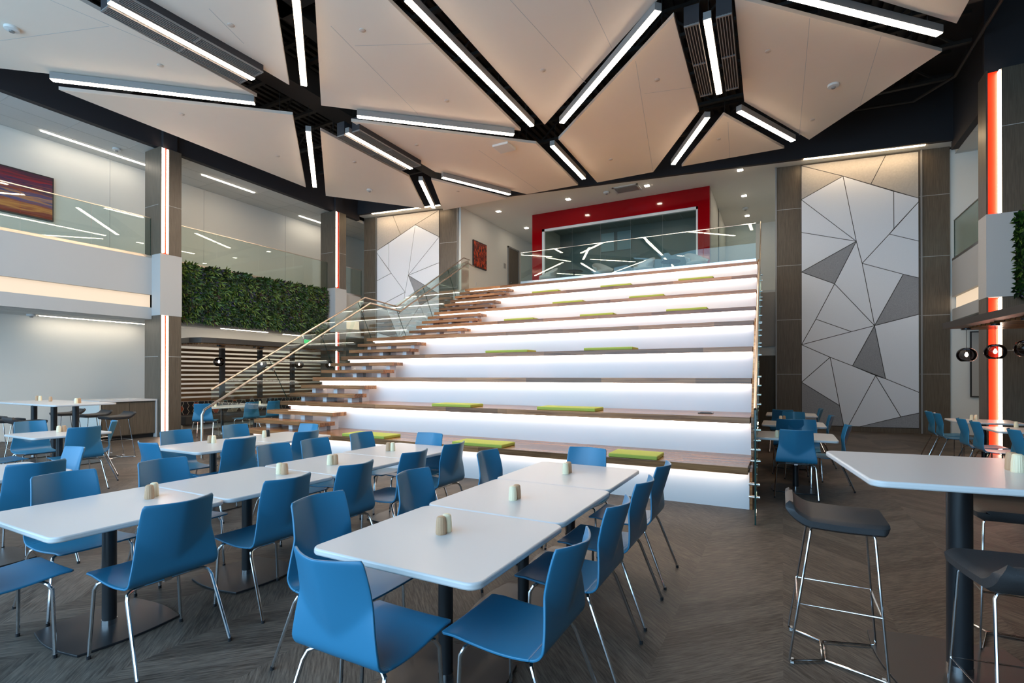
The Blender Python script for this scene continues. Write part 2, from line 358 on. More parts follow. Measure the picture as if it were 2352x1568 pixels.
# dark roof deck: corrugation and joists
dk = MB()
for i in range(79):
    x = -14.2 + i * 0.22
    dk.box((x, -2, 9.28), (x + 0.10, 17, 9.399))
struct('ceiling_deck', dk, M['steel'])
js = MB()
for i in range(12):
    y = 0.4 + i * 1.5
    for z in (9.15, 8.55): js.box((-14.2, y - 0.05, z), (3.5, y + 0.05, z + 0.07))
    k = 0
    x = -14.2
    while x < 3.0:
        js.bar((x, y, 8.62 if k % 2 else 9.15), (x + 0.6, y, 9.15 if k % 2 else 8.62), 0.04, 0.04); x += 0.6; k += 1
js.box((-14.2, 5.9, 8.2), (3.5, 6.3, 9.2)); js.box((-8.2, -1, 8.2), (-7.8, 14.5, 8.55))
js.box((-9.9, -1, 7.9), (-9.3, 14, 8.4)); js.box((0.6, -1, 8.0), (1.2, 15, 8.5))
struct('ceiling_joists', js, M['steel'])
# upper storey bulkheads
struct('wall_left_bulkhead', B((-14.36, -3, ZL), (-14.2, 14.3, 9.4)), M['dark'])
struct('wall_back_bulkhead', MB().prism([(-14.3, bulk(-14.3), ZC), (4.2, bulk(4.2), ZC), (4.2, bulk(4.2), 9.4), (-14.3, bulk(-14.3), 9.4)], (0, 0.12, 0)), M['dark'])
struct('wall_right_bulkhead', B((3.9, 13.6, 7.46), (4.05, 17.1, 9.4)), M['dark'])
# ceilings of the upper storey
def tiled(name, a, b, z, px, py, mat):
    mb = MB().box((a[0], a[1], z), (b[0], b[1], z + 0.1))
    x = a[0]
    while x < b[0]: mb.box((x - 0.008, a[1], z - 0.003), (x + 0.008, b[1], z), 1); x += px
    y = a[1]
    while y < b[1]: mb.box((a[0], y - 0.008, z - 0.003), (b[0], y + 0.008, z), 1); y += py
    return struct(name, mb, [mat, M['seam']])
tiled('ceiling_balcony', (-16.19, -3), (-14.365, 16.9), ZL, 0.62, 1.24, M['ceil'])
tiled('ceiling_balcony_right', (4.055, 13.6), (7, 18), 7.46, 0.62, 1.24, M['ceil'])
struct('ceiling_lounge', MB().prism([(-14.3, bulk(-14.3) + 0.12, ZC), (4.2, bulk(4.2) + 0.12, ZC), (4.2, 24, ZC), (-14.3, 24, ZC)], (0, 0, 0.1)), M['white'])
tiled('ceiling_lower', (-16.3, -3), (-14.50, 18), 3.02, 0.62, 1.24, M['ceil'])
# walls
struct('wall_left', B((-16.4, -3, 0), (-16.2, 24, 9.4)), M['white'])
wl = MB()
for y in (7.05, 9.6, 12.6): wl.box((-16.203, y - 0.004, 4.6), (-16.195, y + 0.004, 7.45))
struct('trim_1', wl, M['seam'])
struct('wall_left_end', B((-16.3, 16.9, 0), (-13.9, 17.1, 7.6)), M['white'])
struct('floor_balcony', B((-16.2, -3, 4.4), (-14.45, 18, 4.56)), M['ceil'])
def wq(X0, X1, z0, z1, th=0.35, off=0.0):
    return MB().prism([(X0, W0 + WS * X0 + off, z0), (X1, W0 + WS * X1 + off, z0), (X1, W0 + WS * X1 + off, z1), (X0, W0 + WS * X0 + off, z1)], (0, th, 0))
struct('wall_back_left', wq(-14.32, -10.38, 0, ZC), M['brown'])
struct('wall_back_right', wq(-0.155, 3.93, 0, ZC), M['brown'])
cl = MB()
for X0, X1 in ((-14.32, -13.74), (-11.07, -10.38), (-0.155, 0.48), (3.27, 3.93)):
    for z in (6.40, 4.76, 3.18, 1.60): cl.v; cl.prism([(X0, W0 + WS * X0 - 0.004, z), (X1, W0 + WS * X1 - 0.004, z), (X1, W0 + WS * X1 - 0.004, z + 0.012), (X0, W0 + WS * X0 - 0.004, z + 0.012)], (0, 0.004, 0))
struct('trim_2', cl, M['seam'])
ce = MB()
for X in (-13.76, -10.36, -0.165, 3.31): ce.prism([(X - 0.02, W0 + WS * X - 0.03, 0), (X + 0.02, W0 + WS * X - 0.03, 0), (X + 0.02, W0 + WS * X - 0.03, ZC), (X - 0.02, W0 + WS * X - 0.03, ZC)], (0, 0.05, 0))
struct('trim_3', ce, M['housing'])
# lounge behind the stair
struct('floor_lounge', MB().prism([(-10.3, 14.9, 4.56), (-0.66, 14.9, 4.56), (-0.66, 19.9, 4.56), (0.05, 19.9, 4.56), (0.05, 23, 4.56), (-10.3, 23, 4.56)], (0, 0, -0.45)), M['ceil'])
struct('wall_lounge_left', B((-10.45, 15.3, 4.3), (-10.25, 23, ZC)), M['white'])
struct('wall_lounge_back', B((-10.3, 22.6, 4.3), (1.5, 22.8, ZC)), M['white'])
struct('wall_lounge_right', B((0.0, 17.2, 4.3), (0.2, 23, ZC)), M['white'])
# lower rear wall to the right of the stair
struct('wall_back_lower', B((-3, 17.5, 0), (0.0, 17.7, 2.18)), wood('brown_wall_panel', (0.07, 0.045, 0.018), (0.11, 0.075, 0.032), 'Z', 0, 0.5, 1.5))
tl = MB().box((-3, 17.5, 2.18), (0.0, 17.7, 2.46))
for i in range(7): tl.box((-3, 17.495, 2.18 + i * 0.04), (0.0, 17.5, 2.184 + i * 0.04), 1)
struct('trim_4', tl, [M['tile'], M['greywall']])
struct('wall_back_soffit', B((-3, 17.45, 2.46), (0.0, 17.7, 4.12)), M['greywall'])
# right-hand side
struct('wall_right', B((4.75, 13.85, 0), (4.95, 18.5, 7.44)), M['white'])
struct('wall_right_return', B((3.90, 17.44, 0), (4.8, 17.6, 7.6)), M['white'])
struct('ceiling_lower_right', B((4.09, 13.8, 3.02), (5.0, 17.4, 3.15)), M['ceil'])
struct('floor_balcony_right', B((4.02, 13.8, 4.4), (5.0, 17.5, 4.56)), M['ceil'])
struct('wall_front_light_block', B((1.4, -3.2, 0), (8.2, -3, 9.4)), M['brown'])  # unseen wall behind the camera, added and sized to block sky light
struct('wall_back_far', B((-17.5, 23.8, 0), (9, 24, 9.4)), M['white'])
struct('wall_right_far', B((8, -3, 0), (8.2, 24, 9.4)), M['brown'])
# baseboards
struct('baseboard_left', B((-16.2, -3, 0), (-16.18, 7.3, 0.1)), M['white'])
struct('baseboard_back_right', wq(0.5, 3.25, 0, 0.13, 0.02, -0.022), M['brown'])

# ------------------------------------------------------------------ balcony fascias
def fascia(name, X, y0, y1, lit, sgn, label):
    t = thing(name, label, 'balcony front', (X, (y0 + y1) / 2, 3.02))
    f = MB(); i = X - sgn * 0.10
    if lit:
        f.box((i, y0, 3.65), (X, y1, 4.60)); f.box((i, y0, 3.02), (X, y1, 3.32)); f.box((i - sgn * 0.05, y0, 3.02), (i, y1, 4.60))
        f.build('fascia_panel', M['fascia'], t)
        B((i, y0, 3.325), (i + sgn * 0.02, y1, 3.645)).build('cove_light', M['cove'], t)
    else:
        f.box((i - sgn * 0.05, y0, 3.02), (X, y1, 4.60)); f.build('fascia_panel', M['fascia'], t)
    B((i - sgn * 0.02, y0, 4.60), (X + sgn * 0.005, y1, 4.66)).build('metal_cap', M['nickel'], t)
    return t
fascia('balcony_fascia', -14.38, -3, 7.19, True, 1, 'long white balcony front with a glowing cream light band, at far left')
fascia('balcony_fascia', -14.42, 7.72, 12.92, False, 1, 'white balcony front behind the living plant wall, between the two lit columns')
fascia('balcony_fascia', -14.38, 13.46, 14.55, True, 1, 'short white balcony front with cream light band beside the far lit column')
fascia('balcony_fascia', 3.97, 13.75, 17.36, True, -1, 'white balcony front with cream light band beside the red-lit tower')

def rail_glass(name, label, X, ys, z0, z1, sgn=1, cap=True):
    t = thing(name, label, 'glass railing', (X, (ys[0] + ys[-1]) / 2, z0))
    for a, b in zip(ys, ys[1:]): B((X - 0.006, a + 0.006, z0), (X + 0.006, b - 0.006, z1)).build('glass_pane', M['glass'], t)
    if cap: B((X - 0.012, ys[0], z1), (X + 0.012, ys[-1], z1 + 0.02)).build('top_rail', M['nickel'], t)
    B((X - 0.008, ys[-1] - 0.006, z0), (X + 0.008, ys[-1], z1)).build('edge_trim', M['glassedge'], t)
    return t
gy = lambda px: ax(px, 560, -14.4).y
rail_glass('glass_guard', 'clear glass railing on the far-left balcony in front of the streaky painting', -14.40, [-3, -1.2, 0.6, 2.4, 4.0, gy(46), gy(210), gy(346)], 4.66, 5.62)
rail_glass('glass_guard', 'clear glass railing above the living plant wall', -14.40, [7.72, gy(498), gy(594), gy(674), 12.93], 4.66, 5.62)
rail_glass('glass_guard', 'short clear glass railing between the far lit column and the patterned felt wall', -14.40, [13.46, gy(812), 14.6], 4.66, 5.62)
rail_glass('glass_guard', 'sloping-looking clear glass railing on the right balcony beside the red-lit tower', 3.98, [13.75, 15.4, 17.2], 4.66, 5.62)

# ------------------------------------------------------------------ lit columns
def column(label, y0, second=True):
    t = thing('lit_column', label, 'column', (-14.36, y0 + 0.25, 0))
    xa, xb, ya, yb, yn = -14.73, -14.0, y0, y0 + 0.51, y0 + 0.20
    for z0, z1, nm in ((0, 3.11, 'lower_cladding'), (4.68, 7.42, 'upper_cladding')):
        c = MB().box((xa, ya, z0), (xb - 0.10, yb, z1)).box((xb - 0.10, ya, z0), (xb, ya + 0.025, z1)).box((xb - 0.10, yn, z0), (xb, yb, z1))
        c.build(nm, M['brown'], t)
        B((xb - 0.10, ya + 0.03, z0 + 0.05), (xb - 0.012, ya + 0.11, z1 - 0.02)).build('light_strip', M['led'], t)
        B((xb - 0.099, ya + 0.11, z0), (xb - 0.03, yn - (0.045 if second else 0.004), z1)).build('red_inset', M['redacr'], t)
        if second: B((xb - 0.10, yn - 0.04, z0 + 0.05), (xb - 0.012, yn - 0.004, z1 - 0.02)).build('thin_light_strip', M['led'], t)
    B((xa + 0.35, ya - 0.01, 3.11), (xb + 0.01, yb + 0.01, 4.68)).build('white_collar', M['fascia'], t)
    s = MB()
    for z in (2.05, 5.95): s.box((xa - 0.002, ya - 0.003, z), (xb - 0.10, yb + 0.002, z + 0.01)); s.box((xb - 0.1, yn, z), (xb + 0.003, yb + 0.002, z + 0.01))
    s.build('joint_line', M['seam'], t)
    B((xa + 0.2, ya + 0.12, 7.42), (xb - 0.1, yb - 0.05, 9.4)).build('steel_neck', M['dark'], t)
column('nearer brown column with a white light strip, left of the living plant wall', 7.20)
column('farther brown column with white and red light strips, right of the living plant wall', 12.93, False)

# red-lit tower on the right
t = thing('lit_tower', 'wide dark brown tower with a tall red and white light strip at far right', 'column', (5, 13.6, 0))
Yt = 13.3
for z0, z1, nm in ((0, 3.11, 'lower_cladding'), (4.75, 7.6, 'upper_cladding')):
    MB().box((3.565, Yt, z0), (3.595, Yt + 0.45, z1)).box((3.596, Yt + 0.16, z0), (7.95, Yt + 0.5, z1)).box((3.80, Yt, z0), (7.95, Yt + 0.159, z1)).build(nm, M['brown'], t)
    B((3.596, Yt + 0.10, z0), (3.80, Yt + 0.159, z1)).build('red_panel', M['redacr'], t)
    B((3.768, Yt + 0.01, z0 + 0.02), (3.795, Yt + 0.10, z1 - 0.02)).build('light_strip', M['led'], t)
MB().box((3.56, Yt - 0.02, 3.11), (7.95, Yt + 0.44, 4.75)).build('white_collar', M['fascia'], t)
B((3.6, Yt + 0.2, 7.6), (7.95, Yt + 0.29, 9.39)).build('dark_head', M['dark'], t)
s = MB()
for z in (2.05, 6.45): s.box((3.80, Yt - 0.003, z), (8, Yt, z + 0.012))
s.build('joint_line', M['seam'], t)

# ------------------------------------------------------------------ living walls
def living_wall(label, org, eu, ev, en, n, seed):
    rnd = random.Random(seed)
    eu, ev, en = Vector(eu), Vector(ev), Vector(en).normalized(); org = Vector(org)
    t = thing('living_wall', label, 'plant wall', tuple(org))
    MB().prism([org, org + eu, org + eu + ev, org + ev], en * 0.05).build('backing_panel', M['leaf1'], t)
    mb = MB(); lu, lv = eu.length, ev.length; du, dv = eu.normalized(), ev.normalized()
    for i in range(n):
        u, v = rnd.random() * lu, rnd.random() * lv
        kind = rnd.random()
        mi = 0 if kind < 0.46 else 1 if kind < 0.76 else 2 if kind < 0.87 else 3 if kind < 0.95 else 4
        p = org + du * u + dv * v + en * (0.05 + rnd.random() * 0.06)
        cnt = 7 if mi in (1, 2) else 5
        L0 = rnd.uniform(0.08, 0.19) * (1.3 if mi == 2 else 1)
        a0 = rnd.random() * 6.28
        for k in range(cnt):
            a = a0 + k * 2 * PI / cnt + rnd.uniform(-0.3, 0.3)
            d = (du * math.cos(a) + dv * math.sin(a)) * 0.85 + en * rnd.uniform(0.35, 1.0); d.normalize()
            sd = d.cross(en).normalized() * L0 * (0.10 if mi == 2 else 0.17)
            q = p + d * L0 * 0.55 + en * 0.01; e = p + d * L0 - dv * 0.02
            mb.add([p, q - sd, e, q + sd], [(0, 1, 2, 3)], mi)
    f = mb.build('foliage', [M['leaf1'], M['leaf2'], M['leaf3'], M['leaf4'], M['leaf5']], t); f['kind'] = 'stuff'
    return t
living_wall('long dark green plant wall hung on the balcony between the two lit columns', (-14.42 + 0.02, 7.70, 3.08), (0, 5.1, 0), (0, 0, 1.50), (1, 0, 0), 3800, 3)
living_wall('small piece of green plant wall at the right edge, on the red-lit tower', (3.99, Yt - 0.03, 3.08), (1.2, 0, 0), (0, 0, 1.62), (0, -1, 0), 1100, 4)

# ------------------------------------------------------------------ tiered seating stair
LV, DEP, NOSE1, Y9 = 0.5066, 0.89, 6.378, 14.736
NY = [NOSE1 + i * 0.884 for i in range(5)] + [11.998, 12.909, 13.827, 14.736]
NY[0] = 6.378; NY[1] = 7.263; NY[2] = 8.13; NY[3] = 9.009; NY[4] = 9.898
def shx(X, Y): return X - 0.0278 * (Y - 7.26)
XL, XR, XS = -9.50, -0.375, -7.62
TH = 0.083
stair = thing('seating_stair', 'giant stepped seating stair with walnut benches and glowing white risers', 'seating stair', (-5, 6.4, 0))
for k in range(9):
    h = LV * (k + 1) + 0.005; y0 = NY[k]; y1 = (NY[k + 1] + 0.16) if k < 8 else 15.4
    x0, x1 = shx(XL, y0), shx(XR, y0)
    b = MB().box((x0, y0, h - TH), (x1, y1, h))
    b.build('bench_tread', M['walnut'], stair, bevel=0.004)
    zb = (LV * k + 0.005) if k else 0.0
    B((x0 + 0.14, y0 + 0.15, zb), (x1 + 0.005, y0 + 0.19, h - TH)).build('riser', M['riser'], stair)
    B((x0 + 0.16, y0 + 0.075, h - TH - 0.012), (x1 - 0.01, y0 + 0.100, h - TH - 0.001)).build('light_strip', M['ledstair'], stair)
def half_step(k, j):
    """k: level below (0 = floor), j: 1 or 2."""
    base = LV * k + (0.005 if k else 0); yn = NY[k] if True else 0
    ytop = NY[k]; y0 = ytop - 0.30 * (3 - j); z = base + 0.169 * j
    x0, x1 = shx(XL - 0.03, y0), shx(XS, y0)
    o = B((x0, y0, z - 0.075), (x1, y0 + 0.36, z)).build('stair_tread', M['walnut'], stair, bevel=0.004)
    zb = base if j == 1 else z - 0.169
    for fx in (0.13, 0.48, 0.86):
        xx = x0 + (x1 - x0) * fx
        B((xx, y0 + 0.10, base), (xx + 0.11, y0 + 0.30, z - 0.075)).build('support_block', M['riser'], o)
for k in range(0, 9):
    for j in (1, 2): half_step(k, j)
# side stringers and end panels
def slope(Y): return None
sp = MB()
pts = [(shx(XR, y) + 0.012, y, z) for y, z in ((6.53, 0.0), (6.53, 0.44), (7.30, 0.50), (7.30, 1.02), (8.13, 1.56), (9.0, 2.06), (9.9, 2.57), (11.1, 2.60), (12.0, 3.08), (12.9, 3.58), (13.83, 4.08), (14.74, 4.60), (15.3, 4.60), (15.3, 0.0))]
sp.prism(pts, (0.03, 0, 0)); sp.build('end_panel', M['walnut'], stair)
MB().prism([(XL + 0.25, y, z) for y, z in ((6.6, 0), (6.6, .4), (10.2, 2.3), (12.2, 2.4), (14.9, 4.4), (14.9, 0))], (0.03, 0, 0)).build('end_panel', M['riser'], stair)
# outlet plate on the second bench
p = az(1621, 949, LV * 2 + 0.005)
t = thing('power_outlet_box', 'black flush power outlet on the second bench at its right end', 'power outlet', tuple(p))
B((p.x - 0.10, p.y - 0.07, p.z), (p.x + 0.10, p.y + 0.07, p.z + 0.012)).build('cover_plate', M['black'], t, bevel=0.004)
B((p.x - 0.07, p.y - 0.045, p.z + 0.012), (p.x + 0.07, p.y + 0.045, p.z + 0.018)).build('lid', M['vinyl'], t)

# cushions
def cushion(k, pa, pb, dpt, label):
    h = LV * k + 0.005; a, b = az(*pa, h), az(*pb, h)
    y = max((a.y + b.y) / 2, NY[k - 1] + 0.015); w = b.x - a.x; cx = (a.x + b.x) / 2
    t = thing('seat_cushion', label, 'cushion', (cx, y + dpt / 2, h), 0, 'lime cushions on the seating stair')
    B((cx - w / 2, y, h), (cx + w / 2, y + dpt, h + 0.05)).build('cover', M['lime'], t, bevel=0.012, seg=3)
    s = MB(); z = h + 0.025
    s.box((cx - w / 2 - 0.001, y - 0.001, z - 0.002), (cx + w / 2 + 0.001, y + dpt + 0.001, z + 0.002)); s.build('seam', M['lime'], t)
ordn = ['first', 'second', 'third', 'fourth', 'fifth', 'sixth', 'seventh', 'eighth']
for k, pa, pb, w in ((1, (787, 1001), (880, 1009), 'left'), (1, (1027, 1023), (1147, 1031), 'middle'), (1, (1394, 1050), (1508, 1058), 'right'),
                     (2, (977, 934), (1080, 936), 'left'), (2, (1237, 940), (1363, 946), 'right'),
                     (3, (937, 866), (1024, 866), 'left'), (3, (1155, 866), (1264, 866), 'middle'), (3, (1427, 867), (1546, 867), 'right'),
                     (4, (1096, 809), (1189, 806), 'left'), (4, (1326, 803), (1441, 800), 'right'),
                     (6, (1149, 735), (1221, 732), 'left'), (6, (1323, 724), (1405, 721), 'middle'), (6, (1528, 714), (1622, 708), 'right'),
                     (7, (1264, 696), (1337, 692), 'left'), (7, (1443, 684), (1524, 679), 'right'),
                     (8, (1215, 671), (1279, 667), 'left'), (8, (1375, 658), (1447, 653), 'middle'), (8, (1557, 644), (1638, 638), 'right')):
    cushion(k, pa, pb, 0.42, 'flat lime green cushion, the %s one on the %s bench of the stair' % (w, ordn[k - 1]))

# stair railing, left side
XG = -9.78
rl = thing('stair_railing', 'slanted glass stair railing with steel handrail along the left side of the stair', 'railing', (XG, 10, 0.5))
G2 = lambda px, py: ax(px, py, XG)
top = [G2(485, 895), G2(838, 683), G2(912, 704), G2(1065, 592), G2(1079, 597)]
def sub(a, b, f): return a + (b - a) * f
MB().tube(top, 0.019, 8).build('cap_rail', M['nickel'], rl, smooth=True)
hx = 0.08
hp = [G2(458, 1003), G2(458, 943), G2(845, 697), G2(915, 715), G2(1070, 605), G2(1085, 613)]
hp[0].z = 0.0
hp = [p + Vector((hx, 0, 0)) for p in hp]
hp2 = [hp[0], hp[1] - Vector((0, 0, 0.08)), hp[1] + Vector((0, 0.05, 0.02))] + hp[2:]
MB().tube(hp2, 0.024, 10).build('handrail', M['nickel'], rl, smooth=True)
base = lambda Y: 0.30 + (Y - 5.9) * 0.572 if Y < 9.9 else (2.50 if Y < 11.3 else 2.50 + (Y - 11.3) * 0.56)
jts = [((485, 895), None), ((615, 818), (660, 916)), ((730.5, 748.8), (766, 845.6)), ((822, 692), (852, 775)), ((907, 700), (931.6, 769)), ((971, 657), (993, 725)), ((1028, 618), (1046, 676)), ((1076, 597), None)]
J = []
for a, b in jts:
    A = G2(*a); Bq = G2(*b) if b else Vector((XG, A.y + 0.02, max(0.12, A.z - 1.0)))
    J.append((A, A + (Bq - A) * 1.12))
for i in range(len(J) - 1):
    (a, a2), (b, b2) = J[i], J[i + 1]
    q = [a, b, b2, a2]
    if i == 2: q = [a, G2(838, 684), b, b2, a2]
    MB().prism([p + Vector((0, 0.0, 0)) for p in q], (0.012, 0, 0)).build('glass_pane', M['glass'], rl)
    if 0 < i: MB().tube([a, a2], 0.008, 6).build('pane_joint', M['glassedge'], rl)
for px, py in ((500, 923), (626, 845), (737, 771), (830, 712), (914, 715), (979, 668), (1033, 631)):
    p = G2(px, py); MB().tube([p + Vector((0.0, 0, -0.06)), p + Vector((0.05, 0, -0.06)), p + Vector((hx, 0, -0.01))], 0.012, 8).build('rail_bracket', M['chrome'], rl, smooth=True)
# right-side glass guard of the stair with stand-offs
XH = -0.30
rg = thing('stair_side_guard', 'tall clear glass guard with bolt stand-offs on the right side of the stair', 'railing', (XH, 10, 0))
prof = [(5.90, 0.0, 1.20), (7.2, 0.42, 1.95), (8.6, 1.1, 2.75), (9.95, 1.9, 3.55), (11.6, 2.4, 3.62), (13.1, 3.1, 4.55), (14.75, 4.0, 5.58)]
for (ya, za, zb), (yc, zc, zd) in zip(prof, prof[1:]):
    xa, xc = shx(XH, ya), shx(XH, yc)
    MB().prism([(xa, ya + 0.008, za), (xc, yc - 0.008, zc), (xc, yc - 0.008, zd), (xa, ya + 0.008, zb)], (0.014, 0, 0)).build('glass_pane', M['glass'], rg)
    for fz in (0.16, 0.30):
        for fy in (0.18, 0.82):
            y = ya + (yc - ya) * fy; z = za + (zc - za) * fy + fz; x = shx(XH, y)
            MB().tube([(x - 0.06, y, z), (x + 0.05, y, z)], 0.017, 10).build('stand_off_bolt', M['chrome'], rg, smooth=True)
B((shx(XH, 5.9), 5.885, 0.0), (shx(XH, 5.9) + 0.016, 5.905, 1.2)).build('front_edge', M['glassedge'], rg)
MB().tube([(shx(XH, y) + 0.007, y, z + 0.01) for y, _, z in prof], 0.016, 8).build('cap_rail', M['nickel'], rg, smooth=True)
# guard along the top of the stair
tg = thing('lounge_guard', 'clear glass railing along the top of the stair in front of the red wall', 'railing', (-4, 15.0, 4.56))
xs = [-7.66, -6.2, -4.75, -3.3, -1.95, -0.62]
for a, b in zip(xs, xs[1:]): B((a + 0.006, 14.985, 4.60), (b - 0.006, 14.997, 5.62)).build('glass_pane', M['glass'], tg)
B((xs[0], 14.97, 4.57), (xs[-1], 15.01, 4.68)).build('base_shoe', M['chrome'], tg)
B((xs[0], 14.982, 5.62), (xs[-1], 15.0, 5.635)).build('top_edge', M['chrome'], tg)

# ------------------------------------------------------------------ lounge: red storefront, chairs
rd = thing('red_storefront', 'glossy red wall framing a wide glass meeting-room front above the stair', 'storefront', (-5.2, 17.4, 4.56))
YR = 17.35
xa, xb = -8.38, -2.06
ga, gb, gz = -7.98, -2.42, 7.06
MB().box((xa, YR, 4.56), (ga, YR + 0.25, ZC - 0.005)).box((gb, YR, 4.56), (xb, YR + 0.25, ZC - 0.005)).box((ga, YR, gz), (gb, YR + 0.25, ZC - 0.005)).build('red_frame', M['red'], rd)
f = MB().box((ga, YR + 0.02, gz - 0.09), (gb, YR + 0.16, gz)).box((ga, YR + 0.02, 4.56), (ga + 0.10, YR + 0.16, gz)).box((gb - 0.06, YR + 0.02, 4.56), (gb, YR + 0.16, gz))
f.build('white_frame', M['plastic'], rd)
n = 5
for i in range(n):
    a = ga + 0.1 + (gb - ga - 0.16) * i / n; b = ga + 0.1 + (gb - ga - 0.16) * (i + 1) / n
    B((a + 0.008, YR + 0.09, 4.6), (b - 0.008, YR + 0.102, gz - 0.09)).build('glass_pane', M['glassd'], rd)
struct('wall_meeting_room', MB().box((xa, YR + 0.25, 4.56), (xa + 0.12, 22.5, ZC)).box((xb - 0.12, YR + 0.25, 4.56), (xb, 22.5, ZC)), M['white'])
struct('wall_meeting_room_back', B((xa, 19.8, 4.56), (xb, 20.0, ZC)), M['lroom'])
tiled('ceiling_meeting_room', (xa + 0.12, YR + 0.26), (xb - 0.12, 19.8), 7.45, 0.62, 1.2, M['lroom'])
for i, (pa, pb) in enumerate(((1381, 1411), (1418, 1449))):
    x0, x1 = ay(pa, 565, 19.78).x, ay(pb, 565, 19.78).x
    t = thing('pinboard', 'pale blue-grey board, the %s of two on the meeting-room back wall' % ('left' if i == 0 else 'right'), 'board', ((x0 + x1) / 2, 19.79, 6.6), 0, 'boards in the meeting room')
    B((x0, 19.76, 6.55), (x1, 19.79, 7.28)).build('panel', M['screen'], t); B((x0 - 0.02, 19.77, 6.53), (x1 + 0.02, 19.80, 7.30)).build('frame', M['housing'], t)
for i, x in enumerate((-6.6, -3.7)):  # fill lights added to lift the dark meeting room
    t = thing('downlight', 'added square fill light inside the glass meeting room, %s one' % ('left' if i == 0 else 'right'), 'ceiling light', (x, 18.7, 7.44), 0, 'added fill lights in the meeting room')
    B((x - 0.06, 18.64, 7.432), (x + 0.06, 18.76, 7.44)).build('lens', M['ledspot'], t)
    B((x - 0.08, 18.62, 7.438), (x + 0.08, 18.78, 7.446)).build('trim_ring', M['plastic'], t)
def lounge_chair_proto():
    t = thing('lounge_chair', '', 'lounge chair')
    vs = []; nn = 21; rows = 7
    mb = MB()
    for r in range(rows):
        v = r / (rows - 1)
        for j in range(nn):
            a = -1.25 * PI / 2 + (j / (nn - 1)) * 2.5 * PI / 2       # wrap around the back
            hgt = 0.30 + 0.42 * (0.35 + 0.65 * math.cos(a * 0.72) ** 2) * v
            R = 0.26 + 0.10 * v
            vs.append((R * math.sin(a), -R * math.cos(a), hgt + 0.04))
    fs = [(r * nn + j, r * nn + j + 1, (r + 1) * nn + j + 1, (r + 1) * nn + j) for r in range(rows - 1) for j in range(nn - 1)]
    mb.add(vs, fs); o = mb.build('shell', M['lounge'], t, smooth=True, world=False); md = o.modifiers.new('thick', 'SOLIDIFY'); md.thickness = 0.03
    MB().lathe([(0.05, 0.32), (0.28, 0.33), (0.31, 0.38), (0.28, 0.43), (0.05, 0.44)], n=24).build('seat_pad', M['lounge'], t, smooth=True, world=False)
    for k in range(4):
        a = PI / 4 + k * PI / 2
        MB().tube([(0.10 * math.cos(a), 0.10 * math.sin(a), 0.33), (0.28 * math.cos(a), 0.28 * math.sin(a), 0.0)], 0.012, 8).build('leg', M['black'], t, world=False)
    return t
lc = lounge_chair_proto()
for i, (px, rz, lb) in enumerate(((1258, 2.6, 'pale grey rounded lounge chair at the left end behind the glass, before the red wall'), (1385, -2.3, 'pale grey rounded lounge chair beside the left small dark table'),
                               (1478, 2.5, 'pale grey rounded lounge chair left of the right small dark table'), (1600, -2.4, 'pale grey rounded lounge chair at the right end behind the glass, before the red wall'))):
    p = ay(px, 600, 16.1)
    if i == 0: lc.location = (p.x, 16.1, 4.56); lc.rotation_euler.z = rz; lc['label'] = lb; lc['group'] = 'lounge chairs behind the top guard'
    else: dup(lc, (p.x, 16.1, 4.56), rz, lb, 'lounge chairs behind the top guard')
for px, lb in ((1318, 'small round dark side table between the two left lounge chairs'), (1540, 'small round dark side table between the two right lounge chairs')):
    p = ay(px, 600, 16.1); t = thing('side_table', lb, 'table', (p.x, 16.1, 4.56), 0, 'lounge side tables')
    MB().lathe([(0.01, 0.50), (0.29, 0.50), (0.30, 0.515), (0.29, 0.53), (0.01, 0.53)], n=24).build('top', M['black'], t, smooth=True, world=False)
    MB().tube([(0, 0, 0.0), (0, 0, 0.5)], 0.025, 10).build('pole', M['black'], t, world=False)
    MB().lathe([(0.2, 0), (0.2, 0.012), (0.02, 0.02)], n=20).build('base', M['black'], t, world=False)
# door, switch and painting on the lounge's left wall
d = thing('door_1', 'dark brown door at the end of the lounge left wall', 'door', (-10.25, 19.2, 4.56)); d['kind'] = 'structure'
B((-10.26, 18.87, 4.56), (-10.22, 19.75, 6.98)).build('door_leaf', M['brown'], d); MB().box((-10.25, 18.80, 4.56), (-10.20, 18.87, 7.04)).box((-10.25, 19.75, 4.56), (-10.20, 19.82, 7.04)).box((-10.25, 18.80, 6.98), (-10.20, 19.82, 7.04)).build('door_frame', M['housing'], d)
B((-10.22, 18.93, 5.5), (-10.18, 19.07, 5.53)).build('door_handle', M['chrome'], d)
t = thing('wall_plate', 'small dark grey sign plate on the wall beside the lounge door', 'sign', (-10.25, 18.56, 6.1)); B((-10.25, 18.49, 6.05), (-10.235, 18.66, 6.25)).build('plate', M['greywall'], t)
t = thing('light_switch', 'white switch plate low on the lounge wall under the red painting', 'switch', (-10.25, 16.7, 5.0)); B((-10.25, 16.28, 4.98), (-10.24, 16.36, 5.10)).build('plate', M['plastic'], t)
t = thing('red_painting', 'square red and black abstract painting on the lounge left wall', 'painting', (-10.25, 16.55, 5.7))
B((-10.249, 16.07, 5.66), (-10.20, 17.03, 6.66)).build('frame', M['black'], t); B((-10.20, 16.10, 5.69), (-10.195, 17.0, 6.63)).build('canvas', M['art2'], t)
t = thing('streaky_painting', 'large red, orange and blue streaked painting on the far-left balcony wall', 'painting', (-16.2, 4.9, 5.4))
B((-16.2, 3.6, 5.42), (-16.13, 5.82, 6.51)).build('frame', M['black'], t); B((-16.13, 3.63, 5.45), (-16.125, 5.79, 6.48)).build('canvas', M['art1'], t)

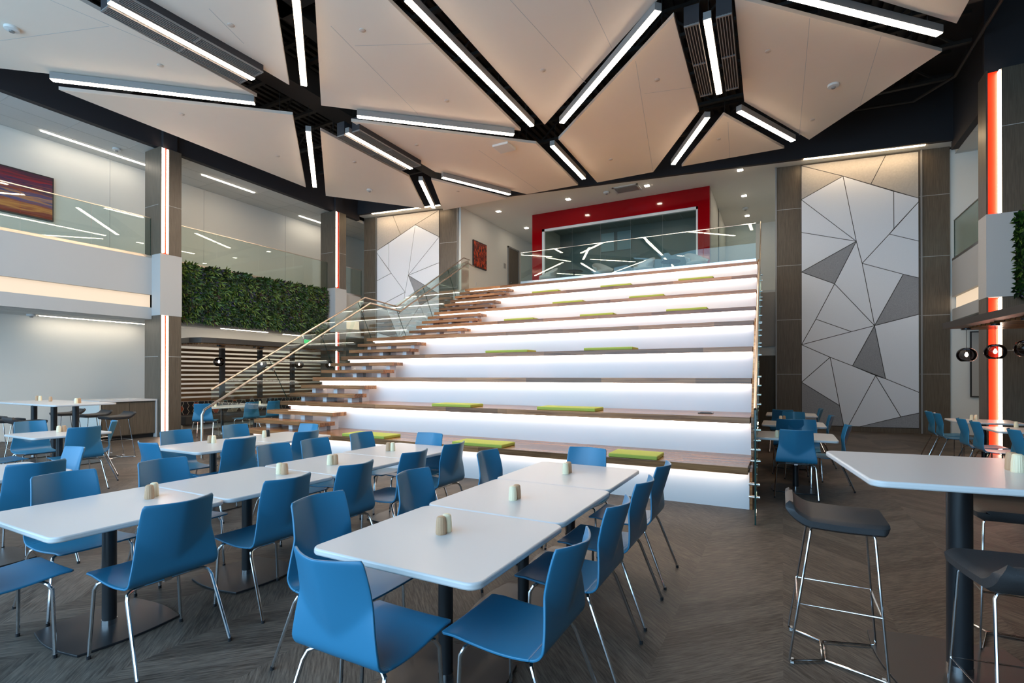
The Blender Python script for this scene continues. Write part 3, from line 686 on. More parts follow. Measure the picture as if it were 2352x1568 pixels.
# ------------------------------------------------------------------ patterned felt walls
RP = dict(A0=(1841, 377), A1=(2112, 344), B=(1936.5, 405.2), C=(1842, 459), D=(2112, 455.5), E=(2000.5, 423.6), F=(2034.5, 354), G=(2053, 440), G2=(2053.5, 525.5), H=(2112, 463.5), I=(2043, 538), J=(1980.5, 605),
          K=(1967, 554.5), L=(1842, 534), M=(2112, 554), N=(1842, 625), O=(1917, 652), P=(1874, 733), Q=(1842, 791.5), R=(2009, 747.8), S=(2075, 630), T=(2112, 638.4), U=(2112, 721.7), V=(1955.7, 761.5),
          W=(1958.3, 840), X=(2034.3, 869.5), Y=(2112, 901), Z=(1906.8, 820.2), AA=(1842, 877.5), BB=(1928.5, 931), CC=(1938.3, 980), DD=(2011.5, 862.2), EE=(1948, 979.5), FF=(2069.4, 957), GG=(1975, 980), HH=(2112, 948), BL=(1842, 978), BR=(2112, 985))
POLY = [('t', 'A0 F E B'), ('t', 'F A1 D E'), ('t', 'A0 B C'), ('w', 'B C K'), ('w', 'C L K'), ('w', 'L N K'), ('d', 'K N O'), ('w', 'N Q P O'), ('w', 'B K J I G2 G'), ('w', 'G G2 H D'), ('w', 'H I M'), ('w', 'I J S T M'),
        ('w', 'J R S'), ('d', 'S R U T'), ('w', 'K O R J'), ('w', 'O P V R'), ('w', 'P Q V'), ('w', 'Q Z W R V'), ('d', 'R W X'), ('w', 'R X Y U'), ('w', 'Q AA Z'), ('w', 'Z AA BB'), ('d', 'AA BL CC BB'), ('w', 'Z BB CC EE DD W'),
        ('w', 'DD EE GG FF'), ('w', 'DD FF HH Y X'), ('d', 'FF GG BR HH')]
UV = {}
for k, p in RP.items():
    q = aw(*p); UV[k] = ((q.x - 0.48) / (3.26 - 0.48), max(0.12, min(7.62, q.z)))
    if p[0] <= 1843.5: UV[k] = (0.0, UV[k][1])
    if p[0] >= 2112: UV[k] = (1.0, UV[k][1])
for k in ('A0', 'A1', 'F'): UV[k] = (UV[k][0], 7.62)
for k in ('BL', 'CC', 'EE', 'GG', 'BR'): UV[k] = (UV[k][0], 0.14)
def felt_wall(label, X0, X1, mirror):
    t = thing('felt_wall_panel', label, 'wall panel', ((X0 + X1) / 2, W0 + WS * (X0 + X1) / 2 - 0.03, 0.1))
    wq(X0, X1, 0.13, 7.64, 0.01, -0.012).build('backing', M['gap'], t)
    for kd, names in POLY:
        pts = []
        for nme in names.split():
            u, z = UV[nme]; u = 1 - u if mirror else u
            X = X0 + u * (X1 - X0); pts.append(Vector((X, z)))
        # inset each tile a little for the dark joints
        area = sum(pts[i].x * pts[(i + 1) % len(pts)].y - pts[(i + 1) % len(pts)].x * pts[i].y for i in range(len(pts)))
        if area < 0: pts = pts[::-1]
        ins = 0.009; out = []
        m = len(pts)
        for i in range(m):
            a, b, c = pts[i - 1], pts[i], pts[(i + 1) % m]
            d1 = (b - a).normalized(); d2 = (c - b).normalized(); n1 = Vector((-d1.y, d1.x)); n2 = Vector((-d2.y, d2.x))
            bis = n1 + n2; den = 1 + n1.dot(n2)
            out.append(b + bis * (ins / max(den, 0.12)))
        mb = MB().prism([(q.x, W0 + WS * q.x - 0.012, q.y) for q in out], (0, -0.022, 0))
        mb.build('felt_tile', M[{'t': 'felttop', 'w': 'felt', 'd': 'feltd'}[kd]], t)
felt_wall('tall patterned felt panel with grey triangles, right of the seating stair', 0.48, 3.25, False)
felt_wall('tall patterned felt panel with grey triangles, behind the left stair railing', -13.72, -11.08, True)

# ------------------------------------------------------------------ ceiling clouds
ZP = 7.30
def cloud(pts, label, seams=()):
    P3 = [az(x, y, ZP) if not isinstance(x, str) else None for x, y in pts]
    c = sum(P3, Vector()) / len(P3)
    t = thing('ceiling_cloud', label, 'ceiling panel', tuple(c))
    MB().prism(P3, (0, 0, 0.06)).build('panel', M['cloud'], t)
    e = MB(); n = len(P3)
    for i in range(n): e.bar(P3[i] + Vector((0, 0, 0.035)), P3[(i + 1) % n] + Vector((0, 0, 0.032)), 0.010, 0.062)
    e.build('edge_trim', M['cloudedge'], t)
    s = MB()
    for a, b in seams:
        A, Bq = az(*a, ZP), az(*b, ZP); s.bar(A + Vector((0, 0, -0.0)), Bq, 0.008, 0.003)
    if seams: s.build('seam', M['seam'], t)
    for q in P3:
        w = q + (c - q) * 0.2; MB().tube([w + Vector((0, 0, 0.06)), Vector((w.x, w.y, 9.3))], 0.006, 5).build('hanger', M['steel'], t)
    return t
cloud([(590, 222), (178, -2), (-420, -320), (-760, 60), (0, 157)], 'large warm-lit white angular ceiling panel at the upper left corner', [((20, -40), (400, 120)), ((-200, 120), (250, 60))])
cloud([(664, 195), (332, 0), (150, -108), (620, -108), (633, 0)], 'warm-lit white triangular ceiling panel between the grilled light and the top-left short light', [((480, 20), (560, 100))])
cloud([(738, 242), (724, 0), (715, -160), (735, -160), (890, 0), (1196, 300)], 'big warm-lit white angular ceiling panel above the centre-left of the room', [((760, 60), (960, 262)), ((815, 105), (1000, 100))])
cloud([(1251, 286), (995, 0), (870, -140), (1640, -140), (1510, 0)], 'warm-lit white pointed ceiling panel at the top centre between two long lights', [((1172, 0), (1345, 190)), ((1352, 0), (1405, 110))])
cloud([(135, 206), (672, 264), (702, 430)], 'long thin triangular ceiling panel above the left balcony')
cloud([(807, 279), (1230.6, 330), (1327.6, 425), (1210, 446), (999, 394.5)], 'warm-lit white five-sided ceiling panel with a square speaker, above the stair', [((1100, 345), (1240, 440))])
cloud([(736, 299.6), (939, 406), (975, 479), (748.6, 449.6)], 'four-sided ceiling panel left of the short grilled light')
cloud([(990.8, 413), (1164, 456), (1018, 483)], 'smallest triangular ceiling panel, in front of the left felt wall')
cloud([(1283, 320), (1547, 38), (1605, 256), (1500, 395), (1371.8, 419)], 'warm-lit white five-sided ceiling panel right of centre, above the red wall', [((1460, 140), (1500, 394)), ((1480, 215), (1590, 200))])
cloud([(1662, 264.5), (1801, 340.5), (1566, 382)], 'small triangular ceiling panel between two short lights on the right', [((1672, 280), (1676, 362))])
cloud([(1687.7, -4), (1706, 0), (2163, 119), (1858.6, 320.6), (1710, 233.6)], 'large four-sided ceiling panel at upper right', [((1860, 42), (1836, 310)), ((2024, 82), (1975, 243))])
cloud([(2018, 0), (2197, 53.6), (2225.6, 0), (2300, -140), (1700, -110)], 'ceiling panel cut by the top edge at far right')

# ------------------------------------------------------------------ linear pendant lights
def linear_light(a, b, label, grille=False):
    z = 7.15; A, Bq = az(*a, z), az(*b, z)
    c = (A + Bq) / 2; L = (Bq - A).length; ang = math.atan2(Bq.y - A.y, Bq.x - A.x)
    t = thing('linear_light', label, 'ceiling light', (c.x, c.y, z), ang, 'linear ceiling lights')
    MB().box((-L / 2, -0.06, 0.006), (L / 2, 0.06, 0.13)).build('housing', M['housing'], t, world=False)
    MB().box((-L / 2 + 0.004, -0.052, -0.004), (L / 2 - 0.004, 0.052, 0.006)).build('diffuser', M['ledline'], t, world=False)
    for s in (-1, 1): MB().tube([(s * L * 0.42, 0, 0.13), (s * L * 0.42, 0, 2.135)], 0.004, 5).build('suspension_cable', M['steel'], t, world=False)
    if grille:
        for s in (-1, 1):
            g = thing('air_grille', 'slatted metal air grille on the %s side of the %s' % (('left' if s > 0 else 'right') if ang > 0 else ('right' if s > 0 else 'left'), grille), 'vent', (c.x - math.sin(ang) * s * 0.24, c.y + math.cos(ang) * s * 0.24, z), ang, 'air grilles beside the lights')
            MB().box((-L / 2 * 0.97, -0.115, 0.03), (L / 2 * 0.97, 0.115, 0.33)).build('casing', M['dark'], g, world=False)
            sl = MB()
            for k in range(6): sl.box((-L / 2 * 0.97, -0.115 + k * 0.043, 0.0), (L / 2 * 0.97, -0.104 + k * 0.043, 0.03))
            for xx in (-0.97, -0.01, 0.94): sl.box((xx * L / 2, -0.115, 0.004), (xx * L / 2 + 0.03, 0.115, 0.026))
            sl.build('slat_face', M['housing'], g, world=False)
            MB().tube([(0, 0, 0.3), (0, 0, 2.1)], 0.006, 5).build('hanger', M['steel'], g, world=False)
for a, b, lb, gr in (((250, 5), (582, 183), 'long straight ceiling light with grilles on both sides at upper left', 'upper-left ceiling light'),
                     ((118, 184), (585, 238), 'long straight ceiling light between the two left ceiling panels', False),
                     ((680, 0), (698, 197), 'ceiling light running to the top edge, left of the big central panel', False),
                     ((935, 0), (1222, 290), 'longest diagonal ceiling light at the top, left of the pointed central panel', False),
                     ((1512, 25), (1290, 283), 'long diagonal ceiling light right of the pointed central panel', False),
                     ((1624, 45), (1652, 216), 'steep ceiling light with grilles on both sides at upper right', 'upper-right ceiling light'),
                     ((1770, -18), (2158, 80), 'ceiling light cut by the top edge at far right', False),
                     ((1697, 256), (1822, 324), 'short ceiling light under the large right ceiling panel', False),
                     ((1625, 270), (1546, 378), 'short diagonal ceiling light left of the small right triangle panel', False),
                     ((1268, 335), (1341, 411), 'short ceiling light above the red storefront', False),
                     ((820, 268), (1180, 310), 'long near-level ceiling light under the big central panel', False),
                     ((708, 302), (723, 430), 'steep ceiling light right of the thin left triangle panel', False),
                     ((797, 306), (945, 388), 'short ceiling light with grilles on both sides, left of centre', 'centre-left ceiling light'),
                     ((966, 415), (996, 478), 'small steep ceiling light in front of the left felt wall', False),
                     ((1016, 408), (1171, 447), 'small low-angled ceiling light above the left end of the lounge', False)):
    linear_light(a, b, lb, gr)
# recessed strips of the upper and lower ceilings
def strip(A, Bq, w, label, mat='ledwash', zoff=0.0):
    c = (A + Bq) / 2; t = thing('recessed_light', label, 'ceiling light', tuple(c), 0, 'recessed strip lights')
    MB().bar(A, Bq, w, 0.012).build('diffuser', M[mat], t)
    MB().bar(A + Vector((0, 0, 0.008)), Bq + Vector((0, 0, 0.008)), w + 0.03, 0.008).build('trim', M['plastic'], t)
zz = ZL - 0.012
for x, y0, y1, lb in ((-15.72, 5.43, 7.69, 'recessed strip light over the far-left balcony above the streaky painting'), (-15.0, 8.84, 10.5, 'recessed strip light over the balcony behind the nearer lit column'), (-15.70, 12.8, 14.4, 'short visible recessed strip light beside the farther lit column')):
    strip(Vector((x, y0, zz)), Vector((x, y1, zz)), 0.075, lb)
for x, y0, y1, lb in ((-15.83, 5.45, 7.72, 'recessed strip light under the balcony, washing the white wall at far left'), (-15.2, 9.55, 11.13, 'recessed strip light in the low ceiling above the slatted booth'), (-15.4, 11.9, 13.0, 'recessed strip light in the low ceiling beside the farther lit column')):
    strip(Vector((x, y0, 3.008)), Vector((x, y1, 3.008)), 0.07, lb)
for a, b, lb in (((1846, 366), (2125, 333), 'warm recessed strip light above the right patterned felt wall'), ((855, 491), (1010, 471), 'warm recessed strip light above the left patterned felt wall')):
    A, Bq = az(*a, ZC - 0.012), az(*b, ZC - 0.012); strip(A, Bq, 0.07, lb, 'ledwarm')
for i, (px, py, lb) in enumerate(((1145, 485, 'front left'), (1209, 523, 'second on the left'), (1305, 457, 'front second from left'), (1486, 426, 'front third from left'), (1700, 390, 'front right'), (1709, 449, 'second on the right'), (1716, 495, 'third on the right'))):
    p = az(px, py, ZC); t = thing('downlight', 'small square recessed downlight in the lounge ceiling, %s' % lb, 'ceiling light', (p.x, p.y, ZC - 0.01), 0, 'square downlights in the lounge ceiling')
    B((p.x - 0.07, p.y - 0.07, ZC - 0.014), (p.x + 0.07, p.y + 0.07, ZC - 0.004)).build('lens', M['ledspot'], t); 
    MB().box((p.x - 0.09, p.y - 0.09, ZC - 0.008), (p.x + 0.09, p.y + 0.09, ZC - 0.001)).build('trim_ring', M['plastic'], t)
def puck(p, r, name, label, cat, grp):
    t = thing(name, label, cat, (p.x, p.y, p.z - 0.03), 0, grp)
    MB().lathe([(r * 0.5, -0.03), (r, -0.015), (r, 0.028)] if r > 0.07 else [(r * 0.9, 0.018), (r, 0.022), (r, 0.03)], n=20).build('cover', M['plastic' if r > 0.07 else 'cloudedge'], t, world=False, smooth=True)
    if r > 0.07: MB().lathe([(r * 0.35, -0.05), (r * 0.4, -0.03)], n=12).build('sensor', M['housing'], t, world=False)
for px, py, z, r, lb in ((27, 63, ZP, 0.10, 'on the upper-left ceiling panel'), (1914, 194, ZP, 0.10, 'on the large right ceiling panel'), (849, 435, ZP, 0.09, 'on the four-sided panel near the left felt wall'), (1393, 441, ZC, 0.10, 'in the lounge ceiling beside the air vent'), (268, 341, ZL, 0.09, 'over the far-left balcony'), (72, 721, 3.02, 0.09, 'in the low ceiling at far left'), (1712, 478, ZC, 0.1, 'in the lounge ceiling at right')):
    puck(az(px, py, z), r, 'smoke_detector', 'round white smoke detector ' + lb, 'smoke detector', 'smoke detectors')
for px, py, lb in ((368, 150, 'the upper-left ceiling panel'), (530, 57, 'the triangular panel beside the grilled light'), (832, 69, 'the left half of the big central panel'), (1026, 231, 'the right point of the big central panel'), (418, 262, 'the thin triangle panel, left end'), (638, 358, 'the thin triangle panel, right end'),
                   (1247, 161, 'the pointed central panel'), (957, 332, 'the five-sided panel with the speaker'), (1764, 117, 'the large right ceiling panel, left part'), (1509, 183, 'the five-sided right panel, upper part'), (1402, 366, 'the five-sided right panel, lower part'), (1866, 275, 'the lower tip of the large right panel'), (1651, 319, 'the small right triangle panel'), (814, 372, 'the four-sided panel left of the short grilled light'), (1052, 439, 'the smallest triangle panel')):
    puck(az(px, py, ZP), 0.05, 'sprinkler_cover', 'small round sprinkler cover on ' + lb, 'sprinkler', 'sprinkler covers on the ceiling panels')
p = az(1158, 336, ZP); t = thing('ceiling_speaker', 'flat square white speaker box under the five-sided ceiling panel', 'speaker', tuple(p)); B((p.x - 0.22, p.y - 0.22, ZP - 0.06), (p.x + 0.22, p.y + 0.22, ZP - 0.002)).build('body', M['plastic'], t, bevel=0.01)
p = az(1440, 433, ZC); t = thing('air_vent', 'rectangular air vent in the lounge ceiling above the red wall', 'vent', tuple(p))
MB().box((p.x - 0.42, p.y - 0.3, ZC - 0.02), (p.x + 0.42, p.y - 0.24, ZC)).box((p.x - 0.42, p.y + 0.24, ZC - 0.02), (p.x + 0.42, p.y + 0.3, ZC)).box((p.x - 0.42, p.y - 0.3, ZC - 0.02), (p.x - 0.36, p.y + 0.3, ZC)).box((p.x + 0.36, p.y - 0.3, ZC - 0.02), (p.x + 0.42, p.y + 0.3, ZC)).build('frame', M['plastic'], t)
B((p.x - 0.34, p.y - 0.22, ZC - 0.03), (p.x + 0.34, p.y + 0.22, ZC - 0.01)).build('core', M['housing'], t)
# sprinkler pipe run under the right bulkhead
t = thing('sprinkler_pipe', 'dark pipe running under the roof along the rear wall at upper right', 'pipe', (1, 15.6, 8.3))
MB().tube([(-1.2, 15.3, 8.42), (2.9, 15.9, 8.42), (3.5, 15.0, 8.42), (3.6, 8, 8.42)], 0.035, 8).build('pipe', M['steel'], t)

# ------------------------------------------------------------------ furniture prototypes
def smooth01(x): x = max(0, min(1, x)); return x * x * (3 - 2 * x)
def chair_proto():
    t = thing('dining_chair', '', 'chair')
    # one-piece shell: v runs from the seat's front edge over the bend to the top of the back
    def prof(s):
        if s < 0.43: return Vector((0.25 - s, 0.448 - 0.020 * math.sin(PI * s / 0.43) + 0.0 * s)), 0.0
        s2 = s - 0.43
        if s2 < 0.085:
            a = s2 / 0.085 * (PI / 2 - 0.06); R = 0.056
            return Vector((-0.18 - R * math.sin(a), 0.448 + R * (1 - math.cos(a)))), 0.0
        h = s2 - 0.085
        return Vector((-0.236 - 0.03 * h, 0.502 + h)), h
    SMAX = 0.43 + 0.085 + 0.375
    nu, nv = 28, 64
    vs = []
    for j in range(nv + 1):
        s = SMAX * j / nv
        p, h = prof(s)
        if s < 0.43: hw = 0.222 + 0.011 * smooth01(s / 0.43)
        elif h < 0.19: hw = 0.233 - 0.037 * (max(0, h) / 0.19)
        else: hw = 0.196 - (h - 0.19) / 0.185 * 0.013
        dend = min(s, SMAX - s)
        if dend < 0.009: hw -= 0.009 - math.sqrt(max(0, 0.009 ** 2 - (0.009 - dend) ** 2))
        for i in range(nu + 1):
            u = -1 + 2 * i / nu; x = hw * u; y, z = p.x, p.y
            if h > 0 or s > 0.43:
                g = h - (0.045 + 0.145 * abs(u) ** 1.3)
                y -= 0.27 * (max(0.0, g) if g > 0.02 else (max(0.0, g + 0.02) ** 2) / 0.08)
                y += 0.03 * u * u * smooth01(h / 0.34)
            if s < 0.43: z += 0.016 * u * u * smooth01((0.43 - s) / 0.3) * smooth01(s / 0.12 + 0.3)
            vs.append((x, y, z))
    fs = [(j * (nu + 1) + i, j * (nu + 1) + i + 1, (j + 1) * (nu + 1) + i + 1, (j + 1) * (nu + 1) + i) for j in range(nv) for i in range(nu)]
    def half(name, j0, j1):
        mb = MB(); mb.add(vs[j0 * (nu + 1):(j1 + 1) * (nu + 1)], [(j * (nu + 1) + i, j * (nu + 1) + i + 1, (j + 1) * (nu + 1) + i + 1, (j + 1) * (nu + 1) + i) for j in range(j1 - j0) for i in range(nu)])
        o = mb.build(name, M['blue'], t, world=False)
        for p in o.data.polygons: p.use_smooth = True
        md = o.modifiers.new('thick', 'SOLIDIFY'); md.thickness = 0.011; md.offset = 1
        bv = o.modifiers.new('edge', 'BEVEL'); bv.width = 0.003; bv.segments = 2; bv.limit_method = 'ANGLE'; bv.angle_limit = 1.0
        return o
    jb = int(nv * (0.43 + 0.0) / SMAX) + 1
    half('seat', 0, jb); half('backrest', jb, nv)
    for s in (-1, 1):
        x = 0.205 * s; xo = 0.243 * s
        for y, yt, in ((0.155, 0.12), (-0.345, -0.17)):
            f = 1 if y > 0 else -1
            lg = MB().tube([(x * 0.6, yt - 0.02 * f, 0.418), (x * 0.92, yt, 0.418), (x * 1.03, yt + 0.012 * f, 0.408), (x * 1.08, yt + 0.03 * f, 0.375), (xo, y, 0.012)], 0.0095, 8).build('leg', M['chrome'], t, smooth=True, world=False)
            MB().tube([(xo, y, 0.0), (xo, y, 0.02)], 0.011, 8).build('foot_glide', M['black'], lg, world=False)
    MB().tube([(-0.12, 0.10, 0.418), (0.12, 0.10, 0.418)], 0.0095, 8).tube([(-0.12, -0.15, 0.418), (0.12, -0.15, 0.418)], 0.0095, 8).box((-0.02, -0.16, 0.405), (0.02, 0.11, 0.424)).build('under_frame', M['chrome'], t, world=False)
    return t
CH = chair_proto(); CH_used = [False]
def chair(x, y, rz, label, group):
    if not CH_used[0]:
        CH_used[0] = True; CH.location = (x, y, 0); CH.rotation_euler.z = rz; CH['label'] = label; CH['group'] = group; return CH
    return dup(CH, (x, y, 0), rz, label, group)
def round_sq(hw, hd, r, n=5):
    out = []
    for cx, cy, a0 in ((hw - r, hd - r, 0), (-hw + r, hd - r, PI / 2), (-hw + r, -hd + r, PI), (hw - r, -hd + r, 1.5 * PI)):
        for i in range(n + 1): a = a0 + PI / 2 * i / n; out.append((cx + r * math.cos(a), cy + r * math.sin(a)))
    return out
def barrel(h, bulge, n=8):
    out = []
    c = [(h, h), (-h, h), (-h, -h), (h, -h)]
    for i in range(4):
        a, b = Vector(c[i]), Vector(c[(i + 1) % 4]); nrm = Vector(((a + b) / 2)).normalized()
        for k in range(n): f = k / n; out.append(tuple(a + (b - a) * f + nrm * bulge * math.sin(PI * f)))
    return out
def table_proto(name, hw, hd, zt, pr, bh):
    t = thing(name, '', 'table')
    MB().prism([(x, y, zt - 0.032) for x, y in round_sq(hw, hd, 0.06)], (0, 0, 0.032)).build('tabletop', M['table'], t, world=False, bevel=0.009, smooth=True, seg=3)
    po = MB().tube([(0, 0, 0.03), (0, 0, zt - 0.03)], pr, 24).build('pole', M['black'], t, smooth=True, world=False)
    MB().tube([(0, 0, 0.014), (0, 0, 0.045)], pr + 0.002, 24).build('collar', M['chrome'], po, smooth=True, world=False)
    MB().prism([(x, y, 0) for x, y in barrel(bh, 0.035)], (0, 0, 0.014)).build('base_plate', M['black'], t, world=False, bevel=0.003)
    MB().box((-0.2, -0.03, zt - 0.045), (0.2, 0.03, zt - 0.032)).box((-0.03, -0.2, zt - 0.045), (0.03, 0.2, zt - 0.032)).build('top_bracket', M['black'], t, world=False)
    return t
TB = table_proto('dining_table', 0.472, 0.458, 0.74, 0.038, 0.27); TB_used = [False]
def table(x, y, label, group, rz=0.0):
    if not TB_used[0]:
        TB_used[0] = True; TB.location = (x, y, 0); TB['label'] = label; TB['group'] = group; return TB
    return dup(TB, (x, y, 0), rz, label, group)
def stool_proto():
    t = thing('bar_stool', '', 'stool')
    # padded seat facing +y with an upturned rear edge
    nu, nv = 20, 40; prof = []
    for j in range(nv + 1):
        f = j / nv
        if f < 0.70: y = 0.235 - f / 0.70 * 0.345; z = 0.80 - 0.006 * math.sin(PI * f / 0.70)
        else:
            g = (f - 0.70) / 0.30; y = -0.11 - 0.085 * math.sin(g * PI / 2 * 0.95); z = 0.80 + 0.068 * g ** 1.25
        prof.append((y, z))
    topv, botv = [], []
    for j, (y, z) in enumerate(prof):
        a = prof[max(0, j - 1)]; b = prof[min(nv, j + 1)]; d = Vector((b[0] - a[0], b[1] - a[1])).normalized(); nn = Vector((d.y, -d.x))
        if nn.y > 0: nn = -nn
        e = min(j, nv - j) / nv
        th = 0.060 * (1 - max(0, (0.05 - e) / 0.05) ** 2 * 0.6) * (1 - 0.25 * max(0, (j / nv - 0.7) / 0.3)); hw = 0.225 - 0.03 * max(0, (0.08 - e) / 0.08) ** 2
        for i in range(nu + 1):
            u = -1 + 2 * i / nu; rnd = max(0, (abs(u) - 0.86) / 0.14) ** 2 * 0.014
            topv.append((hw * u, y, z - rnd)); botv.append((hw * u * 0.97, y + nn.x * th, z + nn.y * th + rnd))
    W1 = nu + 1; K = len(topv); fs = []
    for j in range(nv):
        for i in range(nu):
            a = j * W1 + i; fs.append((a, a + W1, a + W1 + 1, a + 1)); fs.append((K + a, K + a + 1, K + a + W1 + 1, K + a + W1))
    for j in range(nv): a = j * W1; fs.append((a, K + a, K + a + W1, a + W1)); a += nu; fs.append((a, a + W1, K + a + W1, K + a))
    for i in range(nu): a = i; fs.append((a, a + 1, K + a + 1, K + a)); a = nv * W1 + i; fs.append((a, K + a, K + a + 1, a + 1))
    o = MB().add(topv + botv, fs).build('seat', M['vinyl'], t, smooth=True, world=False)
    r = 0.0065
    legs = []
    for sx in (-1, 1):
        for sy, yt, yf in ((1, 0.17, 0.225), (-1, -0.11, -0.215)):
            lg = MB().tube([(sx * 0.15, yt, 0.742), (sx * 0.175, yt, 0.735), (sx * 0.185, yt + 0.004 * sy, 0.715), (sx * 0.212, yf * 0.985, 0.05), (sx * 0.213, yf, 0.018), (sx * 0.20, yf * 0.97, 0.009)], r, 8).build('leg', M['chrome'], t, smooth=True, world=False)
            MB().box((sx * 0.20 - 0.045, yf * 0.94 - 0.008, 0.0), (sx * 0.20 + 0.01, yf * 0.94 + 0.008, 0.008)).build('foot_glide', M['plastic'], lg, world=False)
    for sx in (-1, 1):
        for sy, yf in ((1, 0.225), (-1, -0.215)):
            pass
    MB().tube([(0.20, 0.218, 0.010), (0.115, -0.04, 0.010), (-0.115, -0.04, 0.010), (-0.20, 0.218, 0.010)], r, 8).tube([(0.20, -0.209, 0.010), (0.115, -0.055, 0.010), (-0.115, -0.055, 0.010), (-0.20, -0.209, 0.010)], r, 8).build('floor_runner', M['chrome'], t, smooth=True, world=False)
    zr = 0.33
    yb = -0.175; yf = 0.20
    MB().tube([(-0.202, yb, zr), (0.202, yb, zr), (0.202, yf, zr), (-0.202, yf, zr)], r, 8, closed=True).build('footrest', M['chrome'], t, world=False)
    MB().tube([(-0.15, 0.17, 0.742), (0.15, 0.17, 0.742)], r, 8).tube([(-0.15, -0.11, 0.742), (0.15, -0.11, 0.742)], r, 8).build('seat_frame', M['chrome'], t, world=False)
    return t
ST = stool_proto(); ST_used = [False]
def stool(x, y, rz, label, group):
    if not ST_used[0]:
        ST_used[0] = True; ST.location = (x, y, 0); ST.rotation_euler.z = rz; ST['label'] = label; ST['group'] = group; return ST
    return dup(ST, (x, y, 0), rz, label, group)
SH = {}
def shaker(p, kind, label):
    if kind not in SH:
        t = thing('shaker', label, 'shaker', tuple(p), 0, 'salt and pepper shakers')
        MB().lathe([(0.026, 0.0), (0.0275, 0.006), (0.026, 0.05), (0.0225, 0.085), (0.020, 0.089)], n=36, rib=0.022).build('body', M[kind], t, world=False)
        MB().lathe([(0.019, 0.089), (0.015, 0.0925), (0.004, 0.0935)], n=20).build('cap', M[kind], t, world=False, smooth=True)
        MB().lathe([(0.0255, 0.0), (0.0255, 0.004), (0.02, 0.005)], n=20).build('base_ring', M['chrome'], t, world=False)
        SH[kind] = t; return t
    return dup(SH[kind], tuple(p), 0, label, 'salt and pepper shakers')

# ------------------------------------------------------------------ dining tables, chairs
FX, FXp, FY, FYm = -PI / 2, PI / 2, 0.0, PI      # facing +X, -X, +Y, -Y
FACE_MX, FACE_PX, FACE_PY, FACE_MY = PI / 2, -PI / 2, 0.0, PI
LX, FXX, MX = -3.715, -1.53, -5.98
Lc = (1.62, 2.545, 3.47, 4.395); Fc = (2.145, 3.07, 3.99); Mc = (3.66, 4.585)
for i, y in enumerate(Lc): table(LX, y, 'square white dining table, %s from the near end of the left long row' % ordn[i], 'tables of the left long row')
for i, y in enumerate(Fc): table(FXX - 0.02 * i, y, 'square white dining table, %s of the front centre row of three' % ('nearest', 'middle', 'farthest')[i], 'tables of the front centre row')
for i, y in enumerate(Mc): table(MX, y, 'square white dining table, the %s one of the pair in front of the stair railing' % ('nearer', 'farther')[i], 'tables of the pair by the stair railing')
table(-5.92, 1.66, 'square white dining table cut by the left edge, behind the left long row', 'tables at left')
table(-9.17, 3.38, 'single white dining table at far left in front of the high bar tables', 'tables at left')
BO = 0.31      # seat centre lies this far in front of the back's top edge
def back(px, py): return az(px, py, 0.868)
def ch(px, py, face, label, group):
    p = back(px, py); d = {FACE_MX: (-1, 0), FACE_PX: (1, 0), FACE_PY: (0, 1), FACE_MY: (0, -1)}[round(face, 6) if False else face]
    return chair(p.x + d[0] * BO, p.y + d[1] * BO, face, label, group)
g1 = 'blue chairs on the near side of the left long row'
for i, (px, py) in enumerate(((415, 1150), (675, 1098), (838, 1066), (960, 1037), (1046, 1018))):
    p = back(px, py); chair(-3.24 if i else -3.22, p.y, FACE_MX, 'blue chair, back to us, %s from the near end of the left long row' % ordn[i], g1)
g2 = 'blue chairs on the far side of the left long row'
for i, (px, py) in enumerate(((160, 1090), (368, 1056), (625, 1022), (730, 1010), (832, 995))):
    p = back(px, py); chair(-4.20, p.y, FACE_PX, 'blue chair facing us across the left long row, %s from the near end' % ordn[i], g2)
chair(-3.80, 1.14, FACE_PY, 'blue chair at the near end of the left long row, only its seat in view', 'blue chairs at table ends')
g3 = 'blue chairs on the right side of the front centre row'
for i, (px, py) in enumerate(((1330, 1240), (1418, 1153), (1478, 1103), (1512, 1066))):
    p = back(px, py); chair(-0.76 - 0.30 - 0.015 * i, p.y, FACE_MX, 'blue chair side-on, %s from us on the right side of the front centre tables' % ordn[i], g3)
g4 = 'blue chairs on the left side of the front centre row'
for i, (px, py) in enumerate(((765, 1148), (952, 1084), (1121, 1038))):
    p = back(px, py); chair(-2.05 - 0.02 * i, p.y, FACE_PX, 'blue chair, %s from us on the left side of the front centre tables' % ordn[i], g4)
chair(-1.55, 1.665, FACE_PY, 'large bright blue chair in the foreground at the near end of the front centre row', 'blue chairs at table ends')
for px, py, face, lb in ((1352, 1029, FACE_MY, 'blue chair at the far end of the front centre row, against the stair'), (992, 995, FACE_MY, 'light blue chair at the far end of the left long row'), (715, 974, FACE_MY, 'light blue chair at the far end of the pair of tables by the stair railing'),
                         (330, 1017, FACE_PY, 'bright blue chair at the near end of the pair of tables by the stair railing'), (182, 1028, FACE_MY, 'light blue chair at the far end of the table cut by the left edge'), (259, 966, FACE_MY, 'light blue chair at the right end of the single table at far left')):
    o = ch(px, py, face, lb, 'blue chairs at table ends')
    if px == 259: o.rotation_euler.z = PI - 0.42
g5 = 'blue chairs around the tables by the stair railing'
for px, py, face, lb in ((558, 1007, FACE_MX, 'blue chair, back to us, at the nearer table by the stair railing'), (710, 991, FACE_MX, 'blue chair, back to us, at the farther table by the stair railing'),
                         (400, 989, FACE_PX, 'blue chair facing us at the pair of tables, before the nearer lit column'), (536, 976, FACE_PX, 'blue chair facing us at the pair of tables, before the railing foot')): ch(px, py, face, lb, g5)
g6 = 'blue chairs around the tables at left'
